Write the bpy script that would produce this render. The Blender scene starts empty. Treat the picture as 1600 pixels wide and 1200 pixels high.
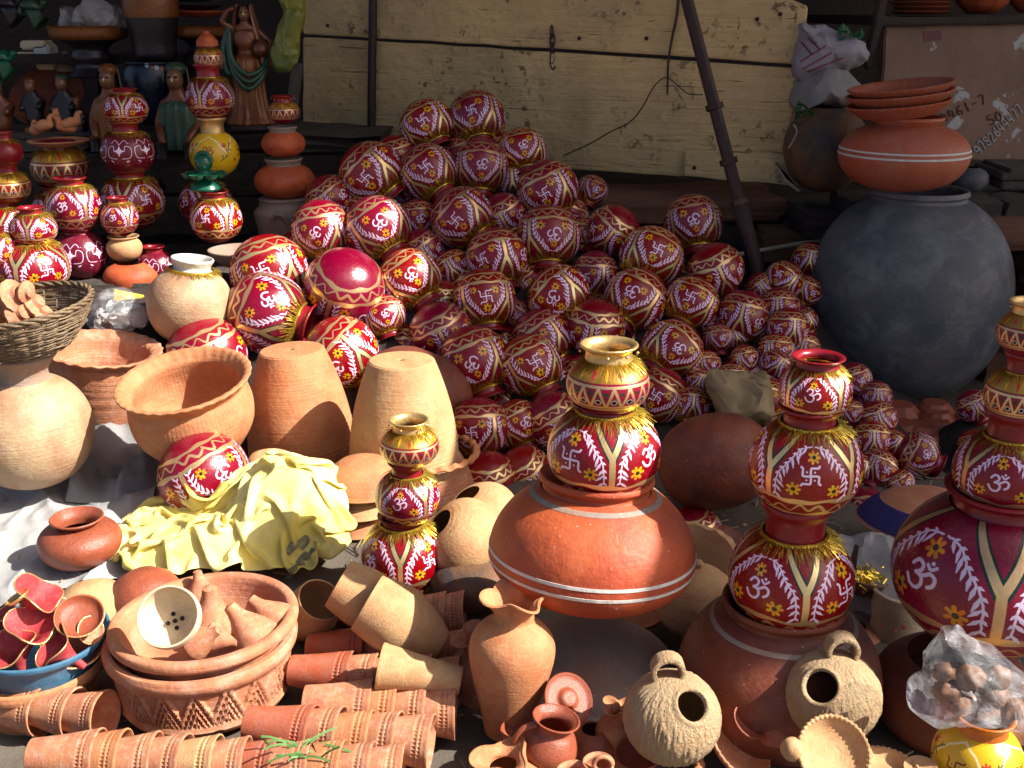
import bpy, bmesh, math, random
import numpy as np
from mathutils import Vector, Matrix, noise
R_ = math.radians
random.seed(7)
scene = bpy.context.scene
COL = scene.collection
# ---------------------------------------------------------------- camera, sky, sun
FPX, PITCH = 1716.0, R_(19)
cam_d = bpy.data.cameras.new('camera'); cam = bpy.data.objects.new('camera', cam_d); COL.objects.link(cam)
cam.location = (0, 0, 1); cam.rotation_euler = (R_(90) - PITCH, 0, 0)
cam_d.sensor_width = 36; cam_d.lens = 36 * FPX / 1600; cam_d.clip_end = 300; cam_d.clip_start = .05
scene.camera = cam
SUN = Vector((.72, -.20, .67)).normalized()          # towards the sun
world = bpy.data.worlds.new('World'); scene.world = world; world.use_nodes = True
wn = world.node_tree; wn.nodes.clear()
sky = wn.nodes.new('ShaderNodeTexSky'); sky.sky_type = 'NISHITA'; sky.sun_disc = False
sky.sun_elevation = math.asin(SUN.z); sky.sun_rotation = math.atan2(SUN.x, SUN.y)
bg = wn.nodes.new('ShaderNodeBackground'); bg.inputs[1].default_value = .072; sky.dust_density = 3.5; sky.ozone_density = .3; sky.air_density = .6
wo = wn.nodes.new('ShaderNodeOutputWorld')
wn.links.new(sky.outputs[0], bg.inputs[0]); wn.links.new(bg.outputs[0], wo.inputs[0])
sl = bpy.data.lights.new('sun', 'SUN'); sl.energy = 5; sl.angle = R_(.5); sl.color = (1, .95, .86)
so = bpy.data.objects.new('sun', sl); COL.objects.link(so)
so.rotation_euler = SUN.to_track_quat('Z', 'Y').to_euler(); so.location = (4, -2, 5)
vs = scene.view_settings; vs.view_transform = 'Standard'; vs.look = 'None'; vs.gamma = 1; vs.exposure = 1.3
try: vs.use_curve_mapping = False
except Exception: pass
# ---------------------------------------------------------------- geometry of the view (for taking positions off the photograph)
cF = Vector((0, math.cos(PITCH), -math.sin(PITCH))); cR = Vector((1, 0, 0)); cU = Vector((0, math.sin(PITCH), math.cos(PITCH)))
CP = Vector((0, 0, 1))
def ray(px, py): return cF + cR * ((px - 800) / FPX) + cU * ((600 - py) / FPX)
def at(px, py, Y): d = ray(px, py); return CP + d * (Y / d.y)
def onz(px, py, z): d = ray(px, py); return CP + d * ((z - 1) / d.z)
def sc(p, wpx): return (p - CP).dot(cF) * wpx / FPX      # pixel width -> metres at point p
# ---------------------------------------------------------------- object helpers
def link(o, parent=None):
    COL.objects.link(o)
    if parent is not None: o.parent = parent
    return o
def tag(o, label=None, cat=None, group=None, kind=None):
    if label: o['label'] = label
    if cat: o['category'] = cat
    if group: o['group'] = group
    if kind: o['kind'] = kind
    return o
def thing(name, label, cat, loc=(0, 0, 0), M=None, s=1, group=None):
    o = bpy.data.objects.new(name, None); link(o); o.empty_display_size = .02
    if isinstance(s, (int, float)): s = (s, s, s)
    o.matrix_world = Matrix.Translation(loc) @ (M.to_4x4() if M is not None else Matrix.Identity(4)) @ Matrix.Diagonal((*s, 1))
    return tag(o, label, cat, group)
def part(name, me, m, parent, loc=None, M=None, s=None, label=None, kind=None):
    o = bpy.data.objects.new(name, me); link(o, parent)
    if m is not None:
        if not me.materials: me.materials.append(m)
        elif me.materials[0] != m:
            o.material_slots[0].link = 'OBJECT'; o.material_slots[0].material = m
    mat = Matrix.Translation(loc or (0, 0, 0))
    if M is not None: mat = mat @ M.to_4x4()
    if s is not None:
        if isinstance(s, (int, float)): s = (s, s, s)
        mat = mat @ Matrix.Diagonal((*s, 1))
    o.matrix_local = mat
    if label: o['label'] = label
    if kind: o['kind'] = kind
    return o
def struct(name, me, m, parent=None):
    o = part(name, me, m, parent)
    if parent is None: o['kind'] = 'structure'
    return o
def axis_cam(a, t):       # a: degrees clockwise from straight up in the picture; t: lean towards the viewer
    q = math.sqrt(max(0, 1 - t * t)); a = R_(a)
    return (cR * math.sin(a) * q + cU * math.cos(a) * q - cF * t).normalized()
def orient(n, u0=0.0):    # z axis n, texture position u0 turned to the viewer
    n = n.normalized(); c = (-cF); c = (c - n * c.dot(n))
    if c.length < .05: c = cR - n * cR.dot(n)
    c.normalize(); th = 2 * math.pi * u0; b = n.cross(c)
    X = c * math.cos(th) - b * math.sin(th); Y = n.cross(X)
    return Matrix((X, Y, n)).transposed()
UP = Vector((0, 0, 1))
def mesh(name, v, f, uvs=None, smooth=True, sharp=40):
    me = bpy.data.meshes.new(name); me.from_pydata([tuple(x) for x in v], [], f)
    if uvs is not None:
        l = me.uv_layers.new(name='UVMap'); l.data.foreach_set('uv', np.array(uvs, dtype=np.float32).ravel())
    me.update()
    if smooth:
        me.polygons.foreach_set('use_smooth', [True] * len(me.polygons)); me.set_sharp_from_angle(angle=R_(sharp))
    return me
def catmull(p, n=4):
    out = []
    for i in range(len(p) - 1):
        p0 = p[max(0, i - 1)]; p1 = p[i]; p2 = p[i + 1]; p3 = p[min(len(p) - 1, i + 2)]
        for k in range(n):
            t = k / n; q = []
            for a, b, c, d in zip(p0, p1, p2, p3):
                q.append(.5 * (2 * b + (c - a) * t + (2 * a - 5 * b + 4 * c - d) * t * t + (3 * b - a - 3 * c + d) * t ** 3))
            out.append(tuple(q))
    out.append(tuple(p[-1])); return out
def lathe(name, prof, seg=48, disp=None, wob=.012, seed=0, sharp=45):
    rnd = random.Random(seed); ph = [rnd.uniform(0, 6.28) for _ in range(3)]
    L = [0]
    for a, b in zip(prof, prof[1:]): L.append(L[-1] + math.hypot(b[0] - a[0], b[1] - a[1]))
    v, f, uv = [], [], []; n = len(prof)
    for i, (r, z) in enumerate(prof):
        for j in range(seg):
            t = 2 * math.pi * j / seg; rr = max(r, 1e-4); zz = z; vv = L[i] / L[-1]
            rr *= 1 + wob * (math.sin(2 * t + ph[0]) * .6 + math.sin(3 * t + ph[1]) * .4)
            if disp:
                d = disp(t, vv, r, z); rr += d[0]; zz += d[1]
            v.append((rr * math.cos(t), rr * math.sin(t), zz))
    for i in range(n - 1):
        for j in range(seg):
            k = (j + 1) % seg
            f.append((i * seg + j, i * seg + k, (i + 1) * seg + k, (i + 1) * seg + j))
            u0, u1 = j / seg, (j + 1) / seg; a, b = L[i] / L[-1], L[i + 1] / L[-1]
            uv += [(u0, a), (u1, a), (u1, b), (u0, b)]
    return mesh(name, v, f, uv, sharp=sharp)
def tube(name, pts, r, seg=8, closed=False, rfn=None, twist=0):
    pts = [Vector(p) for p in pts]; v, f = [], []; n = len(pts)
    nrm = None
    for i, p in enumerate(pts):
        if closed: d = pts[(i + 1) % n] - pts[i - 1]
        else: d = pts[min(i + 1, n - 1)] - pts[max(i - 1, 0)]
        d.normalize()
        if nrm is None: nrm = d.orthogonal().normalized()
        nrm = (nrm - d * nrm.dot(d)).normalized(); b = d.cross(nrm)
        rr = r if rfn is None else r * rfn(i / max(1, n - 1))
        for k in range(seg):
            a = 2 * math.pi * k / seg
            v.append(p + (nrm * math.cos(a) + b * math.sin(a)) * rr)
    for i in range(n if closed else n - 1):
        for k in range(seg):
            j = (i + 1) % n; q = (k + 1) % seg
            f.append((i * seg + k, i * seg + q, j * seg + q, j * seg + k))
    if not closed:
        f.append(tuple(range(seg))[::-1]); f.append(tuple((n - 1) * seg + k for k in range(seg)))
    return mesh(name, v, f, sharp=60)
def box_mesh(name, sx, sy, sz, bev=.006, jit=0, seed=0, cuts=0):
    bm = bmesh.new(); bmesh.ops.create_cube(bm, size=1)
    for q in bm.verts: q.co = Vector((q.co.x * sx, q.co.y * sy, q.co.z * sz))
    if cuts: bmesh.ops.subdivide_edges(bm, edges=bm.edges[:], cuts=cuts, use_grid_fill=True)
    if bev and not cuts: bmesh.ops.bevel(bm, geom=bm.edges[:], offset=bev, segments=2, affect='EDGES')
    if jit:
        for q in bm.verts:
            q.co += Vector(noise.noise_vector(q.co * 9 + Vector((seed * 3.1, 0, 0)))) * jit
    me = bpy.data.meshes.new(name); bm.to_mesh(me); bm.free()
    me.polygons.foreach_set('use_smooth', [True] * len(me.polygons)); me.set_sharp_from_angle(angle=R_(50))
    return me
def grid(name, nu, nv, fn, thick=0, sharp=80, uv=True):
    v, f, uvs = [], [], []
    for j in range(nv + 1):
        for i in range(nu + 1): v.append(Vector(fn(i / nu, j / nv)))
    W = nu + 1
    for j in range(nv):
        for i in range(nu):
            f.append((j * W + i, j * W + i + 1, (j + 1) * W + i + 1, (j + 1) * W + i))
            uvs += [(i / nu, j / nv), ((i + 1) / nu, j / nv), ((i + 1) / nu, (j + 1) / nv), (i / nu, (j + 1) / nv)]
    return mesh(name, v, f, uvs, sharp=sharp)
def join_meshes(name, items, sharp=50):        # items: (mesh, matrix)
    bm = bmesh.new()
    for me, M in items:
        a = len(bm.verts); bm.from_mesh(me); bm.verts.ensure_lookup_table()
        for q in bm.verts[a:]: q.co = M @ q.co
    me = bpy.data.meshes.new(name); bm.to_mesh(me); bm.free()
    me.polygons.foreach_set('use_smooth', [True] * len(me.polygons)); me.set_sharp_from_angle(angle=R_(sharp))
    return me
def blob(name, r, seed=0, amp=.3, fr=2., sub=3, s=(1, 1, 1), sharp=30):
    bm = bmesh.new(); bmesh.ops.create_icosphere(bm, subdivisions=sub, radius=1)
    for q in bm.verts:
        k = q.co.copy(); n = noise.fractal(k * fr + Vector((seed * 7.3, seed, 2)), 1, 2, 3)
        q.co = Vector((k.x * s[0], k.y * s[1], k.z * s[2])) * r * (1 + amp * n)
    me = bpy.data.meshes.new(name); bm.to_mesh(me); bm.free()
    me.polygons.foreach_set('use_smooth', [True] * len(me.polygons)); me.set_sharp_from_angle(angle=R_(sharp))
    return me
def skin_mesh(name, pts, edges, rad, sub=2, root=0):
    me = bpy.data.meshes.new(name); me.from_pydata(pts, edges, [])
    o = bpy.data.objects.new('tmp', me); COL.objects.link(o)
    o.modifiers.new('s', 'SKIN'); 
    for i, r in enumerate(rad):
        sv = me.skin_vertices[0].data[i]; sv.radius = (r, r) if isinstance(r, (int, float)) else r; sv.use_root = (i == root)
    s = o.modifiers.new('d', 'SUBSURF'); s.levels = sub; s.render_levels = sub
    dg = bpy.context.evaluated_depsgraph_get(); m2 = bpy.data.meshes.new_from_object(o.evaluated_get(dg)); m2.name = name
    bpy.data.objects.remove(o); m2.polygons.foreach_set('use_smooth', [True] * len(m2.polygons)); return m2
# ---------------------------------------------------------------- node helpers
class NT:
    def __init__(s, name):
        s.m = bpy.data.materials.new(name); s.m.use_nodes = True; s.t = s.m.node_tree; s.t.nodes.clear()
        s.out = s.n('ShaderNodeOutputMaterial'); s.b = s.n('ShaderNodeBsdfPrincipled'); s.l(s.b.outputs[0], s.out.inputs[0])
    def n(s, t, **k):
        o = s.t.nodes.new(t)
        for a, b in k.items(): setattr(o, a, b)
        return o
    def l(s, a, b): s.t.links.new(a, b)
    def set(s, **k):
        for a, b in k.items():
            i = s.b.inputs[a.replace('_', ' ')]
            if hasattr(b, 'links') or hasattr(b, 'is_linked'): s.l(b, i)
            else: i.default_value = b if not (isinstance(b, tuple) and len(b) == 3) else (*b, 1)
    def co(s, scale=(1, 1, 1), kind='Object', rnd=True):
        t = s.n('ShaderNodeTexCoord'); m = s.n('ShaderNodeMapping'); m.inputs['Scale'].default_value = scale
        s.l(t.outputs[kind], m.inputs[0])
        if rnd:
            oi = s.n('ShaderNodeObjectInfo'); v = s.n('ShaderNodeVectorMath', operation='SCALE'); v.inputs[0].default_value = (37, 19, 53)
            s.l(oi.outputs['Random'], v.inputs['Scale']); s.l(v.outputs[0], m.inputs['Location'])
        return m.outputs[0]
    def noise(s, co, sc=5, det=4, rough=.55, dist=0):
        x = s.n('ShaderNodeTexNoise'); x.inputs['Scale'].default_value = sc; x.inputs['Detail'].default_value = det
        x.inputs['Roughness'].default_value = rough; x.inputs['Distortion'].default_value = dist; s.l(co, x.inputs['Vector']); return x.outputs[0]
    def ramp(s, f, stops, interp='LINEAR'):
        x = s.n('ShaderNodeValToRGB'); x.color_ramp.interpolation = interp; e = x.color_ramp.elements
        while len(e) < len(stops): e.new(.5)
        for q, (p, c) in zip(e, stops):
            q.position = p; q.color = (c, c, c, 1) if isinstance(c, (int, float)) else (*c, 1)
        s.l(f, x.inputs[0]); return x.outputs[0]
    def mix(s, f, a, b, mode='MIX'):
        x = s.n('ShaderNodeMix', data_type='RGBA', blend_type=mode)
        for v, i in ((f, x.inputs[0]), (a, x.inputs[6]), (b, x.inputs[7])):
            if isinstance(v, (int, float)): i.default_value = v
            elif isinstance(v, tuple): i.default_value = (*v, 1)
            else: s.l(v, i)
        return x.outputs[2]
    def math(s, op, a, b=0.):
        x = s.n('ShaderNodeMath', operation=op)
        for v, i in ((a, x.inputs[0]), (b, x.inputs[1])):
            if isinstance(v, (int, float)): i.default_value = v
            else: s.l(v, i)
        return x.outputs[0]
    def bump(s, h, st=.3, d=.01, prev=None):
        x = s.n('ShaderNodeBump'); x.inputs['Strength'].default_value = st; x.inputs['Distance'].default_value = d
        s.l(h, x.inputs['Height'])
        if prev is not None: s.l(prev, x.inputs['Normal'])
        return x.outputs[0]
def clay(name, c1, c2, rough=.75, dust=(.5, .42, .32), dustamt=.35, ring=.5, grain=.18, world_sc=1., spec=.3, blot=.5, chip=1.):
    """fired clay: two firing tones, dust, throwing lines round the axis, fine grain, chips"""
    t = NT(name); co = t.co()
    big = t.noise(co, 1.6 * world_sc, 3, .5, .6); f = t.ramp(big, [(.5 - blot * .3, 0.), (.5 + blot * .3, 1.)])
    c = t.mix(f, c1, c2)
    fine = t.noise(co, 14 * world_sc, 6, .65); c = t.mix(.2, c, t.ramp(fine, [(.3, .25), (.7, .8)]), 'OVERLAY')
    du = t.ramp(t.noise(co, 3.1 * world_sc, 7, .7, .3), [(.48, 0.), (.72, 1.)]); c = t.mix(t.math('MULTIPLY', du, dustamt * .6), c, dust)
    chips = t.ramp(t.noise(co, 26 * world_sc, 2, .5), [(.70, 0.), (.74, 1.)]); c = t.mix(t.math('MULTIPLY', chips, .35 * chip), c, (.62, .52, .4))
    dark = t.ramp(t.noise(co, 33 * world_sc, 2, .5), [(.24, 1.), (.28, 0.)]); c = t.mix(t.math('MULTIPLY', dark, .6), c, (.05, .03, .02))
    rc = t.co((.6, .6, 22 * world_sc)); rg = t.noise(rc, 1.3, 3, .6)
    nb = t.bump(rg, ring * .30, .02); nb = t.bump(fine, grain, .02, nb)
    t.set(Base_Color=c, Roughness=t.ramp(fine, [(.2, max(0.05, rough - .12)), (.8, min(1., rough + .12))]), Normal=nb, Specular_IOR_Level=spec)
    return t.m
def plain(name, c, rough=.6, metal=0, bump=.2, sc_=12, var=.35, c2=None, **k):
    t = NT(name); co = t.co(); n = t.noise(co, sc_, 5, .6)
    c2 = c2 or tuple(x * .5 for x in c)
    t.set(Base_Color=t.mix(t.math('MULTIPLY', t.ramp(n, [(.3, 0.), (.7, 1.)]), var * 2), c, c2), Roughness=rough, Metallic=metal, Normal=t.bump(n, bump, .01), **k)
    return t.m
# ---------------------------------------------------------------- hand-painting: strokes rasterised into an image made here
class Canvas:
    def __init__(s, base, W=1536, H=640, UW=2 * math.pi, seed=1):
        s.W, s.H = W, H; s.k = W / UW; s.a = np.zeros((H, W, 4), np.float32); s.a[..., :3] = base; s.a[..., 3] = 1; s.r = random.Random(seed)
        s.kv = s.k
    def stroke(s, pts, rad, col, gold=0., al=1.):
        n = len(pts); rad = [rad] * n if isinstance(rad, (int, float)) else rad; k = s.k
        segs = [(pts[0], pts[0], rad[0], rad[0])] if n == 1 else [(pts[i], pts[i + 1], rad[i], rad[i + 1]) for i in range(n - 1)]
        for p, q, r0, r1 in segs:
            rm = max(r0, r1) * k + 2
            for off in (-s.W, 0, s.W):
                ax, ay, bx, by = p[0] * k + off, p[1] * k, q[0] * k + off, q[1] * k
                x0 = int(max(0, min(ax, bx) - rm)); x1 = int(min(s.W, max(ax, bx) + rm + 1)); y0 = int(max(0, min(ay, by) - rm)); y1 = int(min(s.H, max(ay, by) + rm + 1))
                if x0 >= x1 or y0 >= y1: continue
                X, Y = np.meshgrid(np.arange(x0, x1) + .5, np.arange(y0, y1) + .5)
                dx, dy = bx - ax, by - ay; L = dx * dx + dy * dy
                t = np.clip(((X - ax) * dx + (Y - ay) * dy) / L, 0, 1) if L > 1e-6 else np.zeros_like(X)
                d = np.hypot(X - ax - t * dx, Y - ay - t * dy) - (r0 + (r1 - r0) * t) * k
                m = (np.clip(.5 - d, 0, 1) * al)[..., None]; R = s.a[y0:y1, x0:x1]
                R[..., :3] = R[..., :3] * (1 - m) + np.array(col, np.float32) * m
                R[..., 3:] = R[..., 3:] * (1 - m) + (1 - gold) * m
    def smooth(s, pts, rad, col, gold=0., n=5):
        s.stroke(catmull([tuple(p) for p in pts], n), rad, col, gold)
    def leaf(s, x, y, ang, L, w, col):
        c, d = math.cos(ang), math.sin(ang)
        s.stroke([(x, y), (x + c * L * .5, y + d * L * .5), (x + c * L, y + d * L)], [w * .35, w, w * .3], col)
    def flower(s, x, y, r, col=(.86, .6, .08), cc=(.12, .13, .05), n=7, sx=1):
        for i in range(n):
            a = 6.283 * i / n + s.r.uniform(-.15, .15); q = .55 * r; e = r * 1.05
            s.stroke([(x + math.cos(a) * q * sx, y + math.sin(a) * q), (x + math.cos(a) * e * sx, y + math.sin(a) * e)], r * .27, tuple(k * s.r.uniform(.85, 1.08) for k in col))
        s.stroke([(x, y)], r * .38, cc)
    def om(s, x, y, h, col, w=.022, j=0):
        T = lambda L: [(x + a * h, y + b * h) for a, b in L]
        s.smooth(T([(-.8, .5), (-.5, .85), (-.1, .7), (-.12, .35), (-.42, .12)]), w, col)
        s.smooth(T([(-.42, .12), (-.02, .02), (.08, -.38), (-.2, -.75), (-.65, -.68), (-.95, -.25)]), w, col)
        s.smooth(T([(-.1, .05), (.2, .2), (.5, .38), (.82, .2), (.78, -.2), (.5, -.42)]), w, col)
        s.smooth(T([(.15, .85), (.42, .62), (.75, .85)]), w * .85, col); s.stroke(T([(.45, 1.)]), w * 1.1, col)
    def swastik(s, x, y, h, col, w=.020):
        T = lambda L: [(x + a * h, y + b * h) for a, b in L]
        for k in range(4):
            c, d = [(1, 0), (0, 1), (-1, 0), (0, -1)][k]; rot = lambda p: (p[0] * c - p[1] * d, p[0] * d + p[1] * c)
            s.smooth(T([rot(p) for p in ((0, 0), (.35, .02), (.7, -.02), (.72, -.35), (.74, -.65), (.9, -.78))]), w, col)
            s.stroke(T([rot((.36, -.36))]), w * .9, col)
    def image(s, name):
        im = bpy.data.images.new(name, s.W, s.H, alpha=True); im.alpha_mode = 'CHANNEL_PACKED'
        im.pixels.foreach_set(np.clip(s.a, 0, 1).ravel()); im.update(); im.pack(); return im
RED = (.49, .0, .085); WHT = (.88, .80, .90); GLD = (.88, .75, .53); GRN = (.06, .16, .12); YEL = (.88, .60, .10)
def leafline(c, pts, side, col=WHT, L=.18, w=.027, step=.105):
    P = catmull(pts, 8); c.stroke([(x + c.r.uniform(-.008, .008), y + c.r.uniform(-.008, .008)) for x, y in P], .014, col)
    acc = 0
    for a, b in zip(P, P[1:]):
        d = math.hypot(b[0] - a[0], b[1] - a[1]); acc += d
        if acc > step:
            acc = 0; t = math.atan2(b[1] - a[1], b[0] - a[0])
            c.leaf(a[0], a[1], t + side * R_(48) + c.r.uniform(-.15, .15), L * c.r.uniform(.8, 1.15), w, col)
            c.leaf(a[0], a[1], t - side * R_(35), L * .45, w * .8, col)
def tex_main(seed, base=RED):
    c = Canvas(base, seed=seed); r = c.r
    for y in (.86, 1.24): c.stroke([(x / 20, y + .02 * math.sin(x * .1 * 2 * math.pi / 1.257 / 2 + seed) + .01 * math.sin(x * .6 + seed)) for x in range(0, 127)], [.048 + .016 * math.sin(x * .35 + y * 9) for x in range(0, 127)], GLD, 1.)
    z = []
    for i in range(0, 33): z.append((i * 2 * math.pi / 32 + r.uniform(-.02, .02), 1.05 + (.075 if i % 2 else -.085) + r.uniform(-.03, .03)))
    c.smooth(z, [.027 + .010 * math.sin(q * .21) for q in range(4 * 32 + 1)], GLD, 1., 4)
    for k in range(4):
        cx = (k + .0) * math.pi / 2; bx = cx + math.pi / 4
        # gold V with dark green edge, stripe below
        for w, col, g in ((.085, GRN, 0.), (.052, GLD, 1.)):
            c.stroke([(bx - .42, 2.62), (bx - .2, 2.2), (bx, 1.82), (bx + .2, 2.2), (bx + .42, 2.62)], w, col, g)
        c.stroke([(bx, 1.84), (bx, 1.26)], .055, GLD, 1.)
        for sgn in (-1, 1):
            P = [(bx + sgn * .75, 2.3), (bx + sgn * .52, 2.24), (bx + sgn * .34, 2.0), (bx + sgn * .17, 1.74), (bx + sgn * .14, 1.34)]
            leafline(c, P, sgn)
        jx, jy = r.uniform(-.04, .04), r.uniform(-.04, .04)
        if k % 2 == 0: c.om(cx + jx, 1.74 + jy, .205 * r.uniform(.85, 1.15), WHT)
        else: c.swastik(cx + jx, 1.74 + jy, .22 * r.uniform(.9, 1.1), WHT)
        for fx, fy in ((-.02, 2.1), (-.36, 1.52), (.36, 1.5)): c.flower(cx + fx + r.uniform(-.05, .05), fy + r.uniform(-.04, .04), .1 * r.uniform(.9, 1.15))
    return c.image('painted_panels')
def tex_gold(seed):
    c = Canvas(RED, seed=seed)
    c.stroke([(x / 20, 2.3) for x in range(0, 127)], .35, (.72, .56, .22), .8)
    for y in (1.15, 1.25, 1.85): c.stroke([(x / 20, y) for x in range(0, 127)], .04, GLD, 1.)
    n = 16
    for i in range(n):
        x = i * 2 * math.pi / n; w = math.pi / n
        c.stroke([(x, 1.25), (x + w, 1.82)], .035, GLD, 1.); c.stroke([(x + w, 1.82), (x + 2 * w, 1.25)], .035, GLD, 1.)
        c.stroke([(x + w, 1.42)], .085, (.8, .8, .78), 1.); c.stroke([(x + w, 1.42)], .055, (.1, .12, .13), 1.)
        c.stroke([(x, 1.66)], .05, (.08, .2, .15), 0.)
        c.leaf(x, 2.4, -1.57, .4, .05, (.75, .1, .08) if i % 2 else (.9, .65, .1))
    return c.image('gold_zigzag')
def tex_maroon(seed, base=(.38, .05, .14)):
    c = Canvas(base, seed=seed); r = c.r
    for k in range(6):
        x = k * math.pi / 3; y = 1.75
        for i in range(8): c.leaf(x, y, i * math.pi / 4, .2 if i % 2 == 0 else .11, .04, WHT)
        for s in (-1, 1):
            c.smooth([(x + s * .1, 1.45), (x + s * .4, 1.5), (x + s * .45, 1.85), (x + s * .25, 1.95), (x + s * .2, 1.75)], .012, WHT)
            c.smooth([(x, 2.0), (x + s * .2, 2.2), (x + s * .35, 2.05)], .012, WHT); c.leaf(x + s * .25, 1.3, s * .6 + (0 if s > 0 else 3.14), .14, .03, WHT)
        for i in range(5): c.stroke([(x + r.uniform(-.5, .5), 1.1 + r.uniform(0, 1.2))], .014, WHT)
    return c.image('white_scrolls')
def tex_yellow(seed):
    c = Canvas((.80, .62, .10), seed=seed)
    for k in range(4):
        cx = k * math.pi / 2; bx = cx + math.pi / 4; M = (.45, .08, .06)
        c.stroke([(bx - .7, 1.75), (bx - .4, 2.2), (bx, 2.45)], .03, (.85, .8, .6)); c.stroke([(bx, 2.45), (bx + .4, 2.2), (bx + .7, 1.75)], .03, (.85, .8, .6))
        c.swastik(bx, 1.75, .26, M) if k % 2 else c.om(bx, 1.75, .24, M)
        c.smooth([(cx - .3, 1.4), (cx, 1.6), (cx + .1, 1.9), (cx + .3, 2.1)], .018, (.2, .3, .1))
        for i in range(5): c.leaf(cx - .2 + i * .1, 1.5 + i * .12, 1.2 * (-1) ** i + .5, .14, .03, (.25, .32, .1))
        c.flower(cx - .1, 2.0, .1, (.75, .2, .1)); c.flower(cx + .35, 1.4, .08, (.8, .35, .1))
    return c.image('yellow_glaze')
def tex_blue(seed):
    c = Canvas((.06, .10, .20), seed=seed); r = c.r
    for i in range(34): c.flower((i * 2.39996) % 6.28, 1.0 + (i * .618 % 1) * 1.3, .07, (.75, .8, .85) if i % 4 else (.7, .35, .15), (.2, .25, .3), 6)
    for i in range(60): c.stroke([(r.uniform(0, 6.28), r.uniform(.9, 2.4))], .012, (.5, .6, .7))
    c.stroke([(x / 20, 2.5) for x in range(0, 127)], .03, (.6, .5, .2))
    return c.image('blue_flowers')
def painted(name, img, rough=.21, tint=1.):
    t = NT(name); tc = t.n('ShaderNodeTexCoord'); im = t.n('ShaderNodeTexImage'); im.image = img; im.extension = 'EXTEND'; t.l(tc.outputs['UV'], im.inputs[0])
    co = t.co(); n1 = t.noise(co, 2.2, 5, .6); n2 = t.noise(co, 18, 5, .65)
    oi = t.n('ShaderNodeObjectInfo'); hsv = t.n('ShaderNodeHueSaturation'); t.l(im.outputs[0], hsv.inputs['Color'])
    t.l(t.math('ADD', t.math('MULTIPLY', oi.outputs['Random'], .022), .487), hsv.inputs['Hue'])
    t.l(t.math('ADD', t.math('MULTIPLY', oi.outputs['Random'], .34), .80 * tint), hsv.inputs['Value'])
    du = t.math('MULTIPLY', t.ramp(n1, [(.5, 0.), (.8, 1.)]), .07); c = t.mix(du, hsv.outputs[0], (.42, .33, .28))
    ch = t.math('MULTIPLY', t.ramp(t.noise(co, 30, 2, .5), [(.72, 0.), (.75, 1.)]), .45); c = t.mix(ch, c, (.3, .13, .08))
    g = t.math('SUBTRACT', 1., im.outputs['Alpha'])
    rg = t.math('ADD', t.ramp(n2, [(.2, rough - .06), (.8, rough + .12)]), t.math('MULTIPLY', du, 1.2))
    t.set(Base_Color=c, Metallic=t.math('MULTIPLY', g, .75), Roughness=t.math('ADD', rg, t.math('MULTIPLY', g, .1)), Normal=t.bump(n2, .12, .02), Specular_IOR_Level=.5)
    return t.m
M = {}
M['pot'] = painted('lacquer_red_panels', tex_main(3)); M['pot2'] = painted('lacquer_red_panels_b', tex_main(11)); M['pot3'] = painted('lacquer_red_panels_c', tex_main(17)); M['gold'] = painted('lacquer_gold_zigzag', tex_gold(5), .25)
M['maroon'] = painted('lacquer_maroon_scrolls', tex_maroon(4)); M['yellow'] = painted('lacquer_yellow', tex_yellow(6)); M['blue'] = painted('lacquer_blue', tex_blue(8), .2)
M['red'] = plain('lacquer_red_plain', (.22, .007, .015), .28, 0, .1, 6, .2)
def tinsel():
    t = NT('gold_tinsel'); co = t.co(); n = t.noise(co, 40, 3)
    t.set(Base_Color=t.ramp(n, [(.3, (.42, .25, .015)), (.7, (1., .74, .11))]), Metallic=.85, Roughness=.26); return t.m
M['tinsel'] = tinsel()
M['goldpaint'] = plain('gold_paint', (.75, .5, .2), .33, .7, .2, 10, .2)
M['terra'] = clay('clay_terracotta', (.46, .195, .095), (.38, .135, .072), dust=(.60, .42, .32), dustamt=.8)
M['tan'] = clay('clay_tan', (.46, .28, .13), (.42, .21, .095), dust=(.6, .48, .33))
M['orange'] = clay('clay_orange', (.45, .195, .085), (.40, .14, .058), dust=(.6, .42, .25))
M['beige'] = clay('clay_beige', (.42, .29, .165), (.33, .18, .10), dust=(.62, .55, .42), spec=.4, rough=.5)
M['brown'] = clay('clay_brown_red', (.28, .065, .028), (.20, .045, .022), rough=.42, dust=(.4, .22, .15), dustamt=.2, ring=.15, spec=.5, blot=.8)
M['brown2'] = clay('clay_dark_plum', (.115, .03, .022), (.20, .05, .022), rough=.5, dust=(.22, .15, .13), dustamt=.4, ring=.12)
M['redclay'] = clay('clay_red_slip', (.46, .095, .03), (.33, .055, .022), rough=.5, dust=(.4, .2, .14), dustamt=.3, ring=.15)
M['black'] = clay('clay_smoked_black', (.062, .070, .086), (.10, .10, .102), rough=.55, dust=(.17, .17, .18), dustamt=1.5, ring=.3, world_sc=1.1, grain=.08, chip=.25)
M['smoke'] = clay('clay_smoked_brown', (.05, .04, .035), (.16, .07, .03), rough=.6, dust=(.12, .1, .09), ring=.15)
M['pink'] = clay('clay_dull_pink', (.36, .115, .07), (.38, .085, .035), rough=.5, dust=(.4, .25, .2), ring=.15)
M['hornred'] = clay('matte_red_slip', (.42, .035, .045), (.30, .03, .035), rough=.55, dust=(.5, .3, .24), ring=.1)
M['dgrey'] = clay('clay_dark_grey', (.17, .145, .14), (.17, .10, .075), dust=(.16, .13, .12), ring=.15, rough=.55)
M['grey'] = clay('clay_grey_dusty', (.22, .18, .15), (.28, .17, .12), dust=(.3, .28, .25), dustamt=.6)
M['cream'] = clay('clay_cream', (.56, .46, .32), (.50, .37, .24), dust=(.7, .64, .5))
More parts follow.
